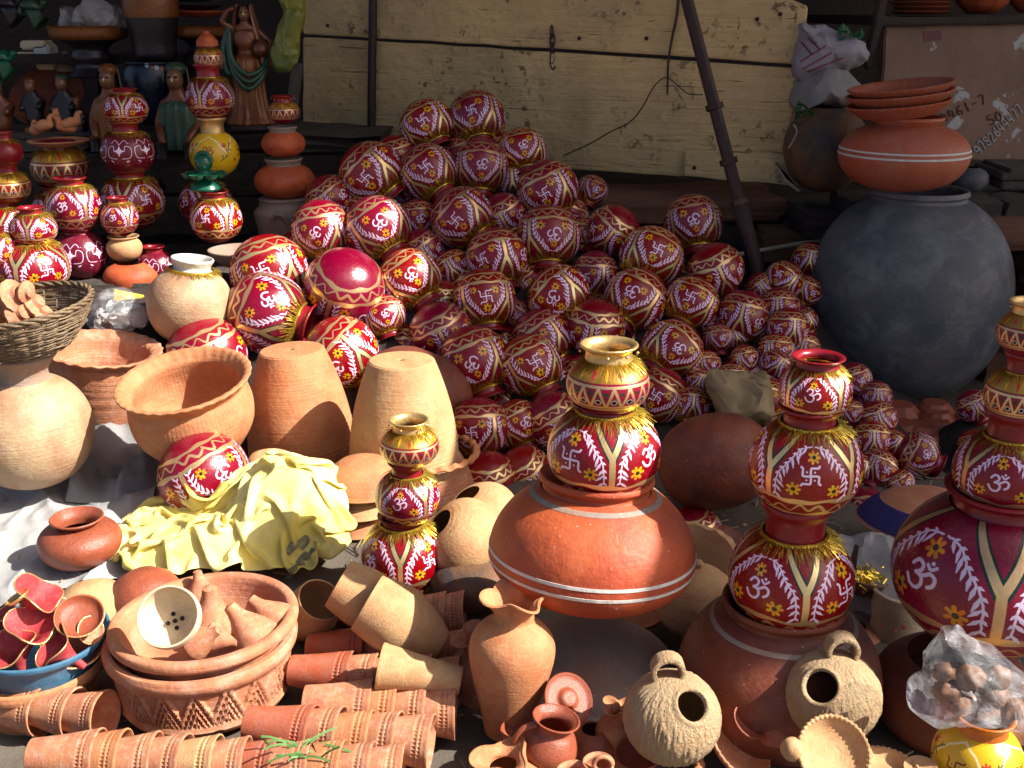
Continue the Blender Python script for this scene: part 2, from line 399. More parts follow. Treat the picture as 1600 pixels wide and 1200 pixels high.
M['white'] = plain('paint_white', (.62, .60, .56), .6, 0, .2, 9, .25)
M['dark'] = plain('hole_shade_and_eyes', (.01, .008, .007), .9)  # near-black stands in for the shade inside holes; also paints figure eyes
M['bronze'] = plain('figure_bronze_paint', (.20, .065, .03), .32, .35, .25, 12, .3)
M['skinpaint'] = plain('figure_face_paint', (.20, .09, .045), .35, .2, .2, 14, .3)
M['fgreen'] = plain('figure_green_paint', (.03, .075, .04), .4, .1, .2, 12, .4)
M['forange'] = plain('figure_orange_paint', (.22, .07, .015), .4, .25, .2, 10, .4)
M['fdark'] = plain('figure_dark_paint', (.02, .015, .02), .35, .2, .2, 10, .3)
M['greenglaze'] = plain('green_glaze', (.01, .11, .06), .25, 0, .1, 6, .3)
M['iron'] = plain('iron_rusty', (.028, .022, .024), .55, .4, .5, 30, .5, (.06, .026, .02))
M['leaf'] = plain('leaf_green', (.03, .13, .045), .5, 0, .2, 20, .3)
# ================================================================ pot builders
_c = {}
def cached(key, fn):
    if key not in _c: _c[key] = fn()
    return _c[key]
def ball_prof(h, n=26, end=150):
    return [(math.sin(R_(end) * i / n), h - math.cos(R_(end) * i / n) * h) for i in range(n + 1)]
def ball_body(h, v=0): return cached(('ball', h, v), lambda: lathe('pot_body', ball_prof(h), 56, wob=.014, seed=v))
RIM = [(.50, -.02), (.485, .05), (.48, .11), (.50, .17), (.56, .21), (.60, .235), (.605, .26), (.58, .275), (.53, .26), (.47, .21), (.44, .14), (.44, .03), (.5, -.06)]
def rim_mesh(sx=1., hh=1., key='r'):
    return cached(('rim', sx, hh), lambda: lathe('pot_rim', catmull([(r * sx, z * hh) for r, z in RIM], 3), 44, wob=.012))
def fringe_mesh(h, seed=0, n=190, L0=.2, r0=.5):
    def mk():
        rn = random.Random(seed); v, f = [], []
        def surf(th, off): return (math.sin(th) * (1 + off), h - math.cos(th) * (h + off))
        for i in range(n):
            a = 6.2832 * i / n + rn.uniform(-.03, .03); th0 = R_(150); L = L0 * rn.uniform(.6, 1.4); w = rn.uniform(.006, .012)
            tw = rn.uniform(-.10, .10); offs = [.02, .035 + rn.uniform(0, .02), .03 + rn.uniform(0, .07)]
            b = len(v)
            for k in range(3):
                th = th0 - L * k / 2 * 1.25; r, z = surf(th, offs[k]); aa = a + tw * k / 2; ww = w / max(r, .3) * (1 if k < 2 else .6)
                v += [(r * math.cos(aa - ww), r * math.sin(aa - ww), z), (r * math.cos(aa + ww), r * math.sin(aa + ww), z + .006)]
            f += [(b, b + 1, b + 3, b + 2), (b + 2, b + 3, b + 5, b + 4)]
        ring = len(v); m = 40           # braided band the blades hang from
        for k, (rr, zz) in enumerate(((.50, h * 1.90), (.535, h * 1.885), (.545, h * 1.85), (.535, h * 1.80))):
            for j in range(m):
                q = 1 + .02 * math.sin(j * 3.14159); t = 6.2832 * j / m; v.append((rr * q * math.cos(t), rr * q * math.sin(t), zz))
        for k in range(3):
            for j in range(m): f.append((ring + k * m + j, ring + k * m + (j + 1) % m, ring + (k + 1) * m + (j + 1) % m, ring + (k + 1) * m + j))
        return mesh('tinsel', v, f, smooth=False)
    return cached(('fr', h, seed, L0), mk)
def painted_pot(label, px, py, Y, w, ax=None, u0=0., h=.93, mat='pot', fringe=True, rim=.95, rimh=1., name='painted_pot', cat='pot', group=None, L0=.2, beads=0, rimmat='red'):
    """(px,py) middle of the body in the photograph, Y distance, w body width there"""
    p = at(px, py, Y); R = sc(p, w) / 2; n = UP if ax is None else axis_cam(*ax); hv = round(h * 20) / 20
    t = thing(name, label, cat, p - n * hv * R, orient(n, u0), R, group)
    k = random.randrange(3); mat = random.choice(['pot', 'pot2', 'pot3']) if mat == 'pot' else mat
    part('body', ball_body(hv, k), M[mat], t)
    part('rim', rim_mesh(rim, rimh), M[rimmat], t, loc=(0, 0, hv * 1.866))
    if fringe: part('tinsel_fringe', fringe_mesh(hv, random.randrange(4), L0=L0), M['tinsel'], t)
    if beads:
        bl = []; b0 = cached('bead', lambda: blob('bead', .045, 1, 0, 1, 1))
        for i in range(beads):
            a = 6.2832 * i / beads; bl.append((b0, Matrix.Translation((.6 * rim * math.cos(a), .6 * rim * math.sin(a), hv * 1.866 + .2 * rimh - .08))))
        part('hanging_beads', join_meshes('beads', bl), M['goldpaint'], t)
    return t
def closed(prof_out, th=.05, lip=None):
    """outer profile -> thick vessel wall: outside up, over the lip, down the inside"""
    inn = [(max(r - th, .001), z + (th if i == 0 else 0)) for i, (r, z) in enumerate(prof_out)]
    top = prof_out[-1]; m = [(top[0] - th * .2, top[1] + th * .35), (top[0] - th * .8, top[1] + th * .35)]
    return prof_out + m + inn[::-1]
def stack(Y, L):
    """painted pots from bottom to top; each neck is as high as needed for the next pot to sit in it"""
    for i, e in enumerate(L):
        e = dict(e); px, py, w = e.pop('p'); h = round(e.get('h', .9) * 20) / 20; e['h'] = h; rim = e.setdefault('rim', .95)
        if i + 1 < len(L):
            u = L[i + 1]; pu = at(u['p'][0], u['p'][1], Y); p = at(px, py, Y); R = sc(p, w) / 2; Ru = sc(pu, u['p'][2]) / 2; hu = round(u.get('h', .9) * 20) / 20
            rr = min(.57 * rim * R, .9 * Ru); zo = hu * math.sqrt(Ru * Ru - rr * rr); e['rimh'] = max(.45, min(2.2, (pu.z - p.z - zo - .866 * h * R) / (.265 * R) + .08))
        painted_pot(e.pop('l'), px, py, Y, w, None, e.pop('u', 0.), **e)
def lathe_thing(name, label, cat, px, py, Y, w, prof, mat, ax=None, parts=(), group=None, seg=56, disp=None, zc=None, wob=.012, bodyname='body', u0=0, sharp=45, seed=0):
    """prof in units of R = w/2; parts: (name, profile, material, disp)"""
    p = at(px, py, Y); R = sc(p, w) / 2; n = UP if ax is None else (ax if isinstance(ax, Vector) else axis_cam(*ax))
    zs = [z for r, z in prof]; zc = (min(zs) + max(zs)) / 2 if zc is None else zc
    t = thing(name, label, cat, p - n * zc * R, orient(n, u0), R, group)
    part(bodyname, lathe(name + '_' + bodyname, prof, seg, disp, wob, seed=seed or int(px), sharp=sharp), M[mat], t)
    for q in parts:
        part(q[0], lathe(name + '_' + q[0], q[1], seg, q[3] if len(q) > 3 else None, wob, seed=seed or int(px)), M[q[2]], t)
    return t
def ell(hl, hu, neck, n=22, p=.9, pu=None):
    pl, p = p, pu or p      # bulging body: lower/upper half height, neck radius
    o = []
    for i in range(n + 1):
        a = -90 + (90 * i / n); o.append((max(math.cos(R_(a)), 1e-4) ** pl, hl + math.sin(R_(a)) * hl))
    a1 = math.degrees(math.acos(min(1, neck ** (1 / p))))
    for i in range(1, n + 1):
        a = a1 * i / n; o.append((math.cos(R_(a)) ** p, hl + math.sin(R_(a)) * hu))
    return o
def rimp(r, z, hh=.2, flare=.12, th=.05):      # neck and rolled lip on radius r at height z
    return catmull([(r, z - .01), (r * .97, z + hh * .35), (r + flare * .5, z + hh * .75), (r + flare, z + hh), (r + flare - th * .3, z + hh + th * .8), (r + flare - th, z + hh + th * .5), (r - th, z + hh * .4), (r - th, z - .12)], 3)
def band(prof, z0, z1, off=.006):       # painted ring following a body profile
    P = [(r + off, z) for r, z in prof if z0 <= z <= z1]
    def rad(z):
        for a, b in zip(prof, prof[1:]):
            if a[1] <= z <= b[1] and b[1] > a[1]: return a[0] + (b[0] - a[0]) * (z - a[1]) / (b[1] - a[1])
        return prof[-1][0]
    return [(rad(z0), z0), (rad(z0) + off, z0)] + P + [(rad(z1) + off, z1), (rad(z1), z1)]
# ================================================================ materials of the place
def ground_mat():
    t = NT('ground_dust'); co = t.co(rnd=False); a = t.noise(co, 3, 6, .6); b = t.noise(co, 40, 6, .7)
    t.set(Base_Color=t.mix(t.ramp(a, [(.35, 0.), (.65, 1.)]), (.07, .055, .042), (.13, .105, .08)), Roughness=.95, Normal=t.bump(b, .5, .01, t.bump(a, .4, .03))); return t.m
def plank_mat():
    t = NT('yellow_painted_planks'); co = t.co(); W = t.co((1.2, 3, 26)); g = t.noise(W, 2.2, 6, .65, .8)
    n = t.noise(co, 5, 7, .68, .4); fine = t.noise(co, 38, 4, .6)
    c = t.mix(t.ramp(g, [(.3, 0.), (.75, 1.)]), (.68, .49, .225), (.56, .39, .18))
    c = t.mix(t.ramp(n, [(.42, 0.), (.72, .85)]), c, (.38, .27, .14))
    sp = t.math('MULTIPLY', t.ramp(fine, [(.56, 0.), (.61, 1.)]), t.ramp(t.noise(co, 4.3, 4, .6), [(.47, 0.), (.60, .75)])); c = t.mix(sp, c, (.07, .05, .035))
    cr = t.ramp(t.noise(t.co((.8, 3, 34)), 3, 3, .6, 1.2), [(.655, 0.), (.68, 1.)]); c = t.mix(t.math('MULTIPLY', cr, .8), c, (.06, .04, .03))
    h = t.mix(.5, g, fine)
    t.set(Base_Color=c, Roughness=.7, Normal=t.bump(h, .7, .02), Specular_IOR_Level=.3); return t.m
def stone_mat(name, c1, c2):
    t = NT(name); co = t.co(); a = t.noise(co, 4, 7, .65); b = t.noise(co, 25, 6, .7)
    t.set(Base_Color=t.mix(t.ramp(a, [(.35, 0.), (.65, 1.)]), c1, c2), Roughness=.9, Normal=t.bump(b, .6, .01, t.bump(a, .6, .04))); return t.m
def cloth_mat(name, c1, c2, weave=260, rough=.8, sh=0.):
    t = NT(name); co = t.co(rnd=False); a = t.noise(co, 9, 5, .6)
    w1 = t.n('ShaderNodeTexWave'); w1.inputs['Scale'].default_value = weave; t.l(co, w1.inputs['Vector'])
    w2 = t.n('ShaderNodeTexWave', bands_direction='Y'); w2.inputs['Scale'].default_value = weave; t.l(co, w2.inputs['Vector'])
    wv = t.math('ADD', w1.outputs[1], w2.outputs[1])
    t.set(Base_Color=t.mix(t.ramp(a, [(.35, 0.), (.7, 1.)]), c1, c2), Roughness=rough, Normal=t.bump(wv, .25, .002, t.bump(t.noise(co, 22, 5, .6), .5, .008)), Sheen_Weight=sh); return t.m
def cabinet_mat():
    t = NT('brown_painted_panel'); co = t.co(rnd=False); a = t.noise(co, 6, 6, .6); b = t.noise(co, 14, 6, .7, .5)
    c = t.mix(t.ramp(a, [(.3, 0.), (.7, 1.)]), (.14, .075, .05), (.21, .12, .075))
    pl = t.math('MULTIPLY', t.ramp(t.noise(co, 8, 5, .6, .4), [(.585, 0.), (.61, 1.)]), 1.); c = t.mix(pl, c, (.36, .35, .34))
    t.set(Base_Color=c, Roughness=.7, Normal=t.bump(b, .4, .01, t.bump(pl, .3, .01))); return t.m
def plastic_mat(name, col=(.75, .75, .78), al=.22):
    t = NT(name); co = t.co(rnd=False); n = t.noise(co, 16, 6, .65, 1.)
    t.set(Base_Color=col, Roughness=.12, Normal=t.bump(n, .5, .02), Specular_IOR_Level=.8)
    tr = t.n('ShaderNodeBsdfTransparent'); mx = t.n('ShaderNodeMixShader'); f = t.ramp(n, [(.45, al * .3), (.75, min(1, al * 1.7))])
    t.l(f, mx.inputs[0]); t.l(tr.outputs[0], mx.inputs[1]); t.l(t.b.outputs[0], mx.inputs[2]); t.l(mx.outputs[0], t.out.inputs[0]); return t.m
M['lump'] = plain('brown_lump', (.20, .085, .035), .6, 0, .5, 20, .6); M['forangeb'] = plain('orange_glaze', (.6, .16, .02), .25)
M['bundle'] = plain('bundle_cloth', (.30, .24, .02), .5, 0, .3, 6, .6, (.06, .11, .03))
M['bluestripe'] = plain('blue_paint', (.02, .015, .12), .7)
M['ground'] = ground_mat(); M['plank'] = plank_mat(); M['cab'] = cabinet_mat()
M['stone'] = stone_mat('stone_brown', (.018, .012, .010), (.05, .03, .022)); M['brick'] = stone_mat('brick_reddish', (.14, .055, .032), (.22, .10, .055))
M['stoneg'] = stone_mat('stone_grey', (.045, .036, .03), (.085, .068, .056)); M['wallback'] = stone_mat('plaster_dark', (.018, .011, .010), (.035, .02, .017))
M['sackY'] = cloth_mat('woven_sack_yellow', (.72, .57, .10), (.80, .72, .33), 420, .75)
M['clothW'] = cloth_mat('cloth_white', (.40, .39, .38), (.28, .275, .27)); M['clothG'] = cloth_mat('cloth_grey', (.16, .155, .16), (.24, .23, .235))
M['sackW'] = cloth_mat('sack_lavender_white', (.30, .27, .30), (.22, .19, .22))
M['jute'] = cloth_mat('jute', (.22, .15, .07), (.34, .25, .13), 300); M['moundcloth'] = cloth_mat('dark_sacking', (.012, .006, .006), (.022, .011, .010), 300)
M['awning'] = cloth_mat('awning_cloth', (.2, .17, .13), (.26, .22, .17), 200)  # fabric of the added, unseen shade blocker
M['plastic'] = plastic_mat('clear_plastic'); M['paper'] = plain('paper_bag', (.25, .23, .22), .7, 0, .5, 6, .2)
M['wood'] = plain('wood_stick', (.34, .27, .2), .7, 0, .4, 20, .4); M['wickA'] = plain('wicker', (.22, .15, .075), .6, 0, .4, 9, .5, (.07, .04, .025))
# ================================================================ the setting
def sheet(x0, x1, y0, y1, nx, ny, fn): return grid('sheet', nx, ny, lambda u, v: (x0 + (x1 - x0) * u, y0 + (y1 - y0) * v, fn(x0 + (x1 - x0) * u, y0 + (y1 - y0) * v)))
def gz(x, y): return .006 * noise.fractal(Vector((x * 2, y * 2, 0)), 1, 2, 3)
def ground_height(x, y):
    e = max(abs(x) - 4, 0, abs(y - 2) - 4); return gz(x, y) if e == 0 else gz(x, y) * max(0, 1 - e)
gm = sheet(-5, 5, -3, 7, 120, 120, gz); struct('ground', gm, M['ground'])
far = grid('far', 2, 2, lambda u, v: ((u - .5) * 400, (v - .5) * 400, -.03)); struct('outer_ground', far, M['ground'])
# low stone platform behind on the left, with the display stacks on it
def plane_hit(px, py, P0, N): d = ray(px, py); return CP + d * ((P0 - CP).dot(N) / d.dot(N))
def stones(parent, x0, x1, z0, z1, y, rows, wavg, dpt, mats, seed, name='stone', yf=None):
    r = random.Random(seed); k = 0
    for j in range(rows):
        za = z0 + (z1 - z0) * j / rows; hh = (z1 - z0) / rows; x = x0 - r.uniform(0, wavg * .5)
        while x < x1:
            w = wavg * r.uniform(.6, 1.4); me = cached(('st', k % 7, name), lambda: box_mesh('stone', 1, 1, 1, 0, .10, k, 3))
            yy = y if yf is None else yf(x + w / 2)
            part(name, me, M[mats[k % len(mats)]], parent, loc=(x + w / 2, yy + r.uniform(0, .012), za + hh / 2), s=(w - .008, dpt * r.uniform(.9, 1.1), hh - .008), M=Matrix.Rotation(r.uniform(-.02, .02), 3, 'Z'))
            x += w; k += 1
pf = thing('stone_platform', 'low dark stone platform under the tall stacked pots at back left', 'platform')
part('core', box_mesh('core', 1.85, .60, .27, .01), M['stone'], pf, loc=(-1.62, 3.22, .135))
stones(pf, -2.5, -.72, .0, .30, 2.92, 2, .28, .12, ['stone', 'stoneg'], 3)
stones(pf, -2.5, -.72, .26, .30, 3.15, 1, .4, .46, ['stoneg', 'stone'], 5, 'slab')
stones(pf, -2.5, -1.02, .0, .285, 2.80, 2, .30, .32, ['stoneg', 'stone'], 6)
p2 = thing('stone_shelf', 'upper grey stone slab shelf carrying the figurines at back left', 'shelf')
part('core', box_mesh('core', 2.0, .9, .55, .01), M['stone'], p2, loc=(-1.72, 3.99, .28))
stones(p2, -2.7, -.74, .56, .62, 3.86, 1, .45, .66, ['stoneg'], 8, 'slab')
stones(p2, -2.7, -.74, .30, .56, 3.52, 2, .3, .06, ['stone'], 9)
# the leaning board of yellow planks: plane turned so that its right end is nearer
Pl, Pr = at(474, 205, 3.95), at(1250, 285, 3.2)
BD = Vector((Pr.x - Pl.x, Pr.y - Pl.y, 0)).normalized(); BN = Vector((-BD.y, BD.x, 0)); BN = BN if BN.y > 0 else -BN
def onb(px, py, off=0.): return plane_hit(px, py, Pl - BN * off, BN)
def slab_poly(name, pts, thick, nrm=None, bev=.004, cuts=8):
    """flat plank from a front outline on the board plane, real thickness, slightly uneven edges"""
    nrm = nrm or BN; v = []; P = []
    for i, a in enumerate(pts):
        b = pts[(i + 1) % len(pts)]
        for k in range(cuts):
            q = a.lerp(b, k / cuts); q = q + Vector((0, 0, noise.noise(q * 14) * .0035)) + BD * noise.noise(q * 17) * .003; P.append(q)
    n = len(P); v = P + [q + nrm * thick for q in P]
    f = [tuple(range(n)), tuple(range(2 * n - 1, n - 1, -1))] + [(i, i + n, (i + 1) % n + n, (i + 1) % n) for i in range(n)]
    bm = bmesh.new(); vs_ = [bm.verts.new(q) for q in v]
    for q in f: bm.faces.new([vs_[i] for i in q])
    bmesh.ops.recalc_face_normals(bm, faces=bm.faces)
    bmesh.ops.bevel(bm, geom=[e for e in bm.edges if len(e.link_faces) == 2 and e.calc_face_angle() > 1.2], offset=bev, segments=2, affect='EDGES')
    me = bpy.data.meshes.new(name); bm.to_mesh(me); bm.free(); me.polygons.foreach_set('use_smooth', [True] * len(me.polygons)); me.set_sharp_from_angle(angle=R_(40)); return me
bd = thing('plank_board', 'weathered yellow painted plank board standing behind the heap of red pots', 'wooden board')
part('plank', slab_poly('plank', [onb(473, -60), onb(1100, -60), onb(1259, 10), onb(1252, 100), onb(800, 72), onb(473, 53)], .035), M['plank'], bd)
part('plank', slab_poly('plank', [onb(473, 58, .008), onb(800, 78, .008), onb(1252, 107, .008), onb(1228, 240, .008), onb(1215, 262, .008), onb(1060, 276), onb(860, 262), onb(740, 249), onb(640, 244), onb(527, 232), onb(500, 216), onb(473, 204)], .035), M['plank'], bd, label='wider lower plank with a chipped bottom edge')
part('plank', slab_poly('plank', [onb(1070, 234, .03), onb(1254, 241, .03), onb(1248, 290, .03), onb(1150, 283, .03), onb(1068, 275, .03)], .03), M['plank'], bd, label='short plank nailed over the lower right corner')
nail = cached('nail', lambda: lathe('nail', [(0, .6), (.6, .5), (1, .2), (1, 0), (0, 0)], 12))
for i, (x, y) in enumerate(((507, 97), (512, 40), (1219, 22), (1198, 138), (547, 200), (843, 112), (1085, 262), (1140, 262), (1183, 30), (905, 60), (1010, 60))):
    part('nail', nail, M['iron'], bd, loc=onb(x, y, .002 if i not in (6, 7) else .032), M=(-BN).to_track_quat('Z', 'Y').to_matrix(), s=.006)
t = part('hasp', slab_poly('hasp', [onb(1210, 253, .045), onb(1215, 252, .045), onb(1230, 277, .06), onb(1253, 296, .07), onb(1247, 300, .07), onb(1225, 284, .06)], .006), M['wood'], bd)
ch = thing('hanging_chain', 'short rusty chain and hook hanging on the yellow planks', 'chain')
for i in range(4):
    c = onb(862 + (i % 2), 50 + i * 13, .006); lk = [c + BD * math.cos(a) * .008 * (1 if i % 2 else .5) + Vector((0, 0, math.sin(a) * .02)) for a in [k * .5236 for k in range(12)]]
    part('link', tube('link', lk, .0022, 6, True), M['iron'], ch)
hk = [onb(x, y, .006) for x, y in ((861, 80), (860, 95), (861, 104), (865, 108), (868, 103))]; part('hook', tube('hook', catmull([tuple(q) for q in hk], 4), .003, 6), M['iron'], ch)
th1 = tag(part('loose_thread', tube('thread', catmull([tuple(onb(x, y, .008)) for x, y in ((880, 243), (920, 225), (955, 205), (985, 190), (1005, 165), (1022, 135), (1040, 121), (1055, 130), (1075, 146), (1098, 148))], 5), .0016, 5), M['iron'], None), 'thin dark thread looping across the yellow planks', 'thread')
th2 = tag(part('dangling_string', tube('cord', catmull([tuple(onb(x, y, .01)) for x, y in ((1062, -30), (1058, 20), (1050, 60), (1044, 100), (1043, 148))], 5), .004, 6, rfn=lambda u: 1.2 - .6 * u), M['iron'], None), 'dark twisted cord hanging down beside the slanting rod', 'cord')
def rod(name, label, a, b, r, mat, cat='rod', seg=10):
    me = tube(name, [a.lerp(b, k / 8) + Vector(noise.noise_vector(a.lerp(b, k / 8) * 5)) * .003 for k in range(9)], r, seg); return tag(part(name, me, M[mat], None), label, cat)
rod('iron_post', 'upright rusty iron post in front of the left end of the planks', onb(583, -80, .03), onb(580, 262, .03), .014, 'iron', 'post')
rd = thing('slanting_rod', 'dark iron rod leaning diagonally across the planks', 'rod')
a_, b_ = at(1058, -60, 3.1), at(1196, 475, 2.85); a2 = a_.lerp(b_, .70)
part('upper_tube', tube('t', [a_, a2], .0165, 6), M['iron'], rd); part('lower_tube', tube('t', [a2, b_, b_ + (b_ - a_).normalized() * .14], .021, 6), M['iron'], rd)
for q in (.42, .58, .70): part('collar', tube('t', [a_.lerp(b_, q - .008), a_.lerp(b_, q + .008)], .024, 6), M['iron'], rd)
# ledge of stone and reddish brick under and below the board
lg = thing('brick_ledge', 'low dark brick and stone ledge under the plank board', 'ledge')
def ly(x): return Pl.y + (x - Pl.x) * BD.y / BD.x
zl = onb(860, 275).z
stones(lg, Pl.x + .02, 2.6, 0, zl - .10, 0, 4, .24, .12, ['brick', 'stone', 'brick'], 21, 'brick', yf=lambda x: ly(x) + .02)
stones(lg, Pl.x + .02, 2.6, zl - .10, zl - .03, 0, 1, .5, .34, ['stone', 'brick'], 22, 'coping_stone', yf=lambda x: ly(x) + .06)
cm = mesh('core', [(Pl.x, ly(Pl.x) + .1, 0), (2.6, ly(2.6) + .1, 0), (2.6, 5, 0), (Pl.x, 5, 0), (Pl.x, ly(Pl.x) + .1, zl - .04), (2.6, ly(2.6) + .1, zl - .04), (2.6, 5, zl - .04), (Pl.x, 5, zl - .04)],
          [(0, 1, 5, 4), (1, 2, 6, 5), (2, 3, 7, 6), (3, 0, 4, 7), (4, 5, 6, 7)], smooth=False); part('core', cm, M['stone'], lg)
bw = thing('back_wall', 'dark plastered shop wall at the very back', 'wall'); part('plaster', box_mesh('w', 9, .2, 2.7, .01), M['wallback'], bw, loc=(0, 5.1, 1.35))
# added unseen cloth on poles, its edge shaped to cast the stall's shade
awp = [(-3.2, 2.49), (-0.37, 2.36), (0.83, 2.41), (1.45, 2.45), (1.76, 2.35), (2.03, 2.07), (2.26, 1.62), (2.48, 1.28), (2.6, 1.05), (2.47, 0.9), (2.42, 0.78), (2.46, 0.68), (2.62, 0.62), (2.9, 0.6), (3.3, 0.55), (4.6, 0.5), (4.6, 5.2), (-3.2, 5.2)]
def awning():
    bm = bmesh.new(); vs_ = [bm.verts.new((x, y, 2.4)) for x, y in awp]; bm.faces.new(vs_); bmesh.ops.triangulate(bm, faces=bm.faces)
    bmesh.ops.subdivide_edges(bm, edges=bm.edges, cuts=5, use_grid_fill=True)
    for q in bm.verts: q.co.z += .05 * noise.noise(q.co * 1.5)
    r = bmesh.ops.extrude_face_region(bm, geom=bm.faces[:]); 
    for q in r['geom']:
        if isinstance(q, bmesh.types.BMVert): q.co.z += .004
    me = bpy.data.meshes.new('awning'); bm.to_mesh(me); bm.free(); return me
aw = thing('cloth_awning', 'added unseen brown cloth on poles, shaped to cast shade over the stall', 'awning'); part('blocker_sheet', awning(), M['awning'], aw)
for x, y in ((-3.1, 2.6), (4.5, .6), (4.5, 5.0), (-3.1, 4.9)): part('pole', tube('pole', [(x, y, -.02), (x, y, 2.42)], .03, 10), M['wood'], aw)
# ================================================================ the heap of red pots
ORD = ['', 'first', 'second', 'third', 'fourth', 'fifth', 'sixth', 'seventh', 'eighth', 'ninth', 'tenth', 'eleventh', 'twelfth', 'thirteenth', 'fourteenth', 'fifteenth', 'sixteenth', 'seventeenth', 'eighteenth']
def heapY(py, base=2.4, z0=.07, k=.65):
    a = PITCH + math.atan((py - 600) / FPX); t = math.tan(a); return (1 - z0 + k * base) / (k + t)
# row, px, py, width, neck angle (clockwise from up), lean to viewer, motif, extra depth
U = {'o': 0., 's': .25, 'v': .125, 'g': .125, 'f': .06}
HEAP = [
 (1,667,197,80,150,.25,'s',0),(1,745,187,85,178,.35,'s',0),(1,815,238,74,158,.3,'o',.02),(1,618,246,66,160,.1,'g',.08),
 (2,580,272,93,140,.05,'s',0),(2,669,271,86,148,.25,'s',0),(2,751,261,82,175,.1,'o',0),(2,855,297,90,150,.0,'s',0),(2,918,303,46,200,.2,'o',.1),(2,520,314,64,150,.0,'g',.06),
 (3,502,359,86,170,.0,'o',0),(3,590,357,99,150,.15,'o',0),(3,653,343,58,160,.1,'o',.07),(3,721,341,93,140,.15,'s',0),(3,787,339,70,150,.0,'g',.06),(3,857,370,93,178,.2,'o',0),(3,912,368,52,190,.2,'f',.08),(3,958,361,78,215,-.15,'g',.02),(3,1083,350,86,168,.25,'o',.04),(3,463,392,60,150,.0,'g',.07),(3,1026,384,52,160,.1,'g',.1),
 (4,420,425,113,150,.1,'s',-.02),(4,640,438,95,140,.2,'o',0),(4,655,392,62,160,.0,'g',.07),(4,705,418,60,172,.2,'v',.07),(4,776,404,90,160,.2,'v',.01),(4,873,462,92,140,.25,'o',0),(4,930,430,70,180,.0,'v',.05),(4,1018,402,94,200,.35,'s',0),(4,1118,422,82,150,.0,'g',0),(4,1262,405,52,215,.1,'v',.08),(4,1230,434,64,200,.1,'v',.04),
 (5,347,489,74,160,.0,'g',.06),(5,417,489,120,108,.10,'o',-.05),(5,538,449,117,215,-.45,'g',-.05),(5,607,491,64,178,.2,'o',.01),(5,757,468,90,176,.2,'s',0),(5,806,490,54,190,.1,'s',.07),(5,993,468,92,222,.25,'o',0),(5,1080,474,82,200,.25,'s',0),(5,694,470,58,170,.0,'g',.07),(5,1160,495,76,200,.1,'v',.02),(5,1222,476,56,185,.1,'v',.02),
 (6,323,556,118,150,.0,'g',-.03),(6,533,552,108,135,-.1,'o',-.03),(6,688,519,92,160,-.05,'g',.02),(6,846,529,88,150,.1,'o',.04),(6,930,512,88,178,-.05,'g',.02),(6,1050,548,92,222,.3,'o',0),(6,1123,531,52,200,.2,'f',.03),(6,1227,511,64,180,.1,'v',0),(6,1170,558,46,185,.2,'f',0),(6,1250,540,44,190,.1,'v',.04),
 (7,740,565,104,150,.15,'o',0),(7,828,571,92,145,.2,'s',0),(7,1103,565,48,200,.2,'f',.02),(7,1090,598,52,195,.2,'v',0),(7,1030,618,82,215,.05,'s',0),(7,1215,550,50,185,.2,'f',.01),(7,1213,575,48,200,.2,'v',0),(7,1340,592,50,170,.1,'s',.06),(7,1370,622,44,178,.2,'v',.02),
 (8,748,668,92,170,.1,'s',0),(8,808,663,76,160,.15,'o',.02),(8,867,658,88,150,.0,'g',.01),(8,1077,634,60,200,.25,'v',0),(8,1193,628,58,205,.25,'v',0),(8,1207,600,42,190,.2,'f',.03),(8,1323,648,44,180,.2,'f',.02),(8,1367,655,52,180,.2,'v',0),(8,1363,690,54,180,.2,'v',-.01),(8,1523,632,52,175,.1,'f',.05),(8,1430,706,60,110,.15,'f',0),
 (6,1100,505,44,190,.1,'f',.06),(6,1145,528,46,170,.2,'v',.05),(6,1190,520,50,215,.1,'f',.07),(6,1262,505,46,160,.1,'v',.06),(7,1140,585,50,205,.1,'v',.03),(7,1248,580,46,160,.2,'f',.05),(7,1185,598,44,230,.1,'f',.05),(7,1300,600,48,200,.1,'v',.10),
 (5,1190,452,50,160,.1,'v',.08),(5,1262,455,48,200,.1,'f',.08),(8,1120,618,44,160,.2,'f',.04),(8,1236,625,46,150,.2,'v',.05),(8,1140,662,48,230,.2,'v',-.01),(9,1402,752,44,140,.2,'f',-.02),(9,1335,735,44,210,.2,'v',0),(9,1398,690,44,200,.2,'v',.04),
 (9,762,750,88,175,-.1,'g',0),(9,820,738,80,150,-.2,'g',.02),(9,1368,729,60,185,.2,'s',-.02),(9,1350,803,78,180,.1,'v',0),(9,1296,640,40,185,.1,'f',.1),(9,1085,835,84,150,.1,'g',-.15),(9,1522,692,44,170,.1,'f',.03),
]
MOT = {'o': 'white om sign', 's': 'white swastika sign', 'v': 'gold chevron and white leaves', 'g': 'gold band and zigzag', 'f': 'yellow flowers'}
balls = []; rows = {}
for e in HEAP: rows.setdefault(e[0], []).append(e)
SPECIAL = {(745,187): 'red painted pot on the very top of the heap with white swastika', (538,449): 'red painted pot turned with its large bare base up and right in sun', (417,489): 'sunlit red pot with om and yellow flowers, its mouth pointing right',
 (420,425): 'large sunlit red pot with swastika above the one pointing right', (323,556): 'sunlit red pot peeping over the rim of the ruffled planter', (590,357): 'half sunlit red pot with om beside a blown-out highlight, gold tinsel below',
 (1083,350): 'red om pot alone at the top of the right shoulder of the heap', (1430,706): 'small red pot lying on its side with its mouth to the right', (1350,803): 'red pot below the small ones next to the blue striped dish',
 (1085,835): 'red pot half hidden behind the broken clay slab', (1262,405): 'small red pot wedged against the top of the huge black pot', (762,750): 'bare topped red pot at the foot of the heap'}
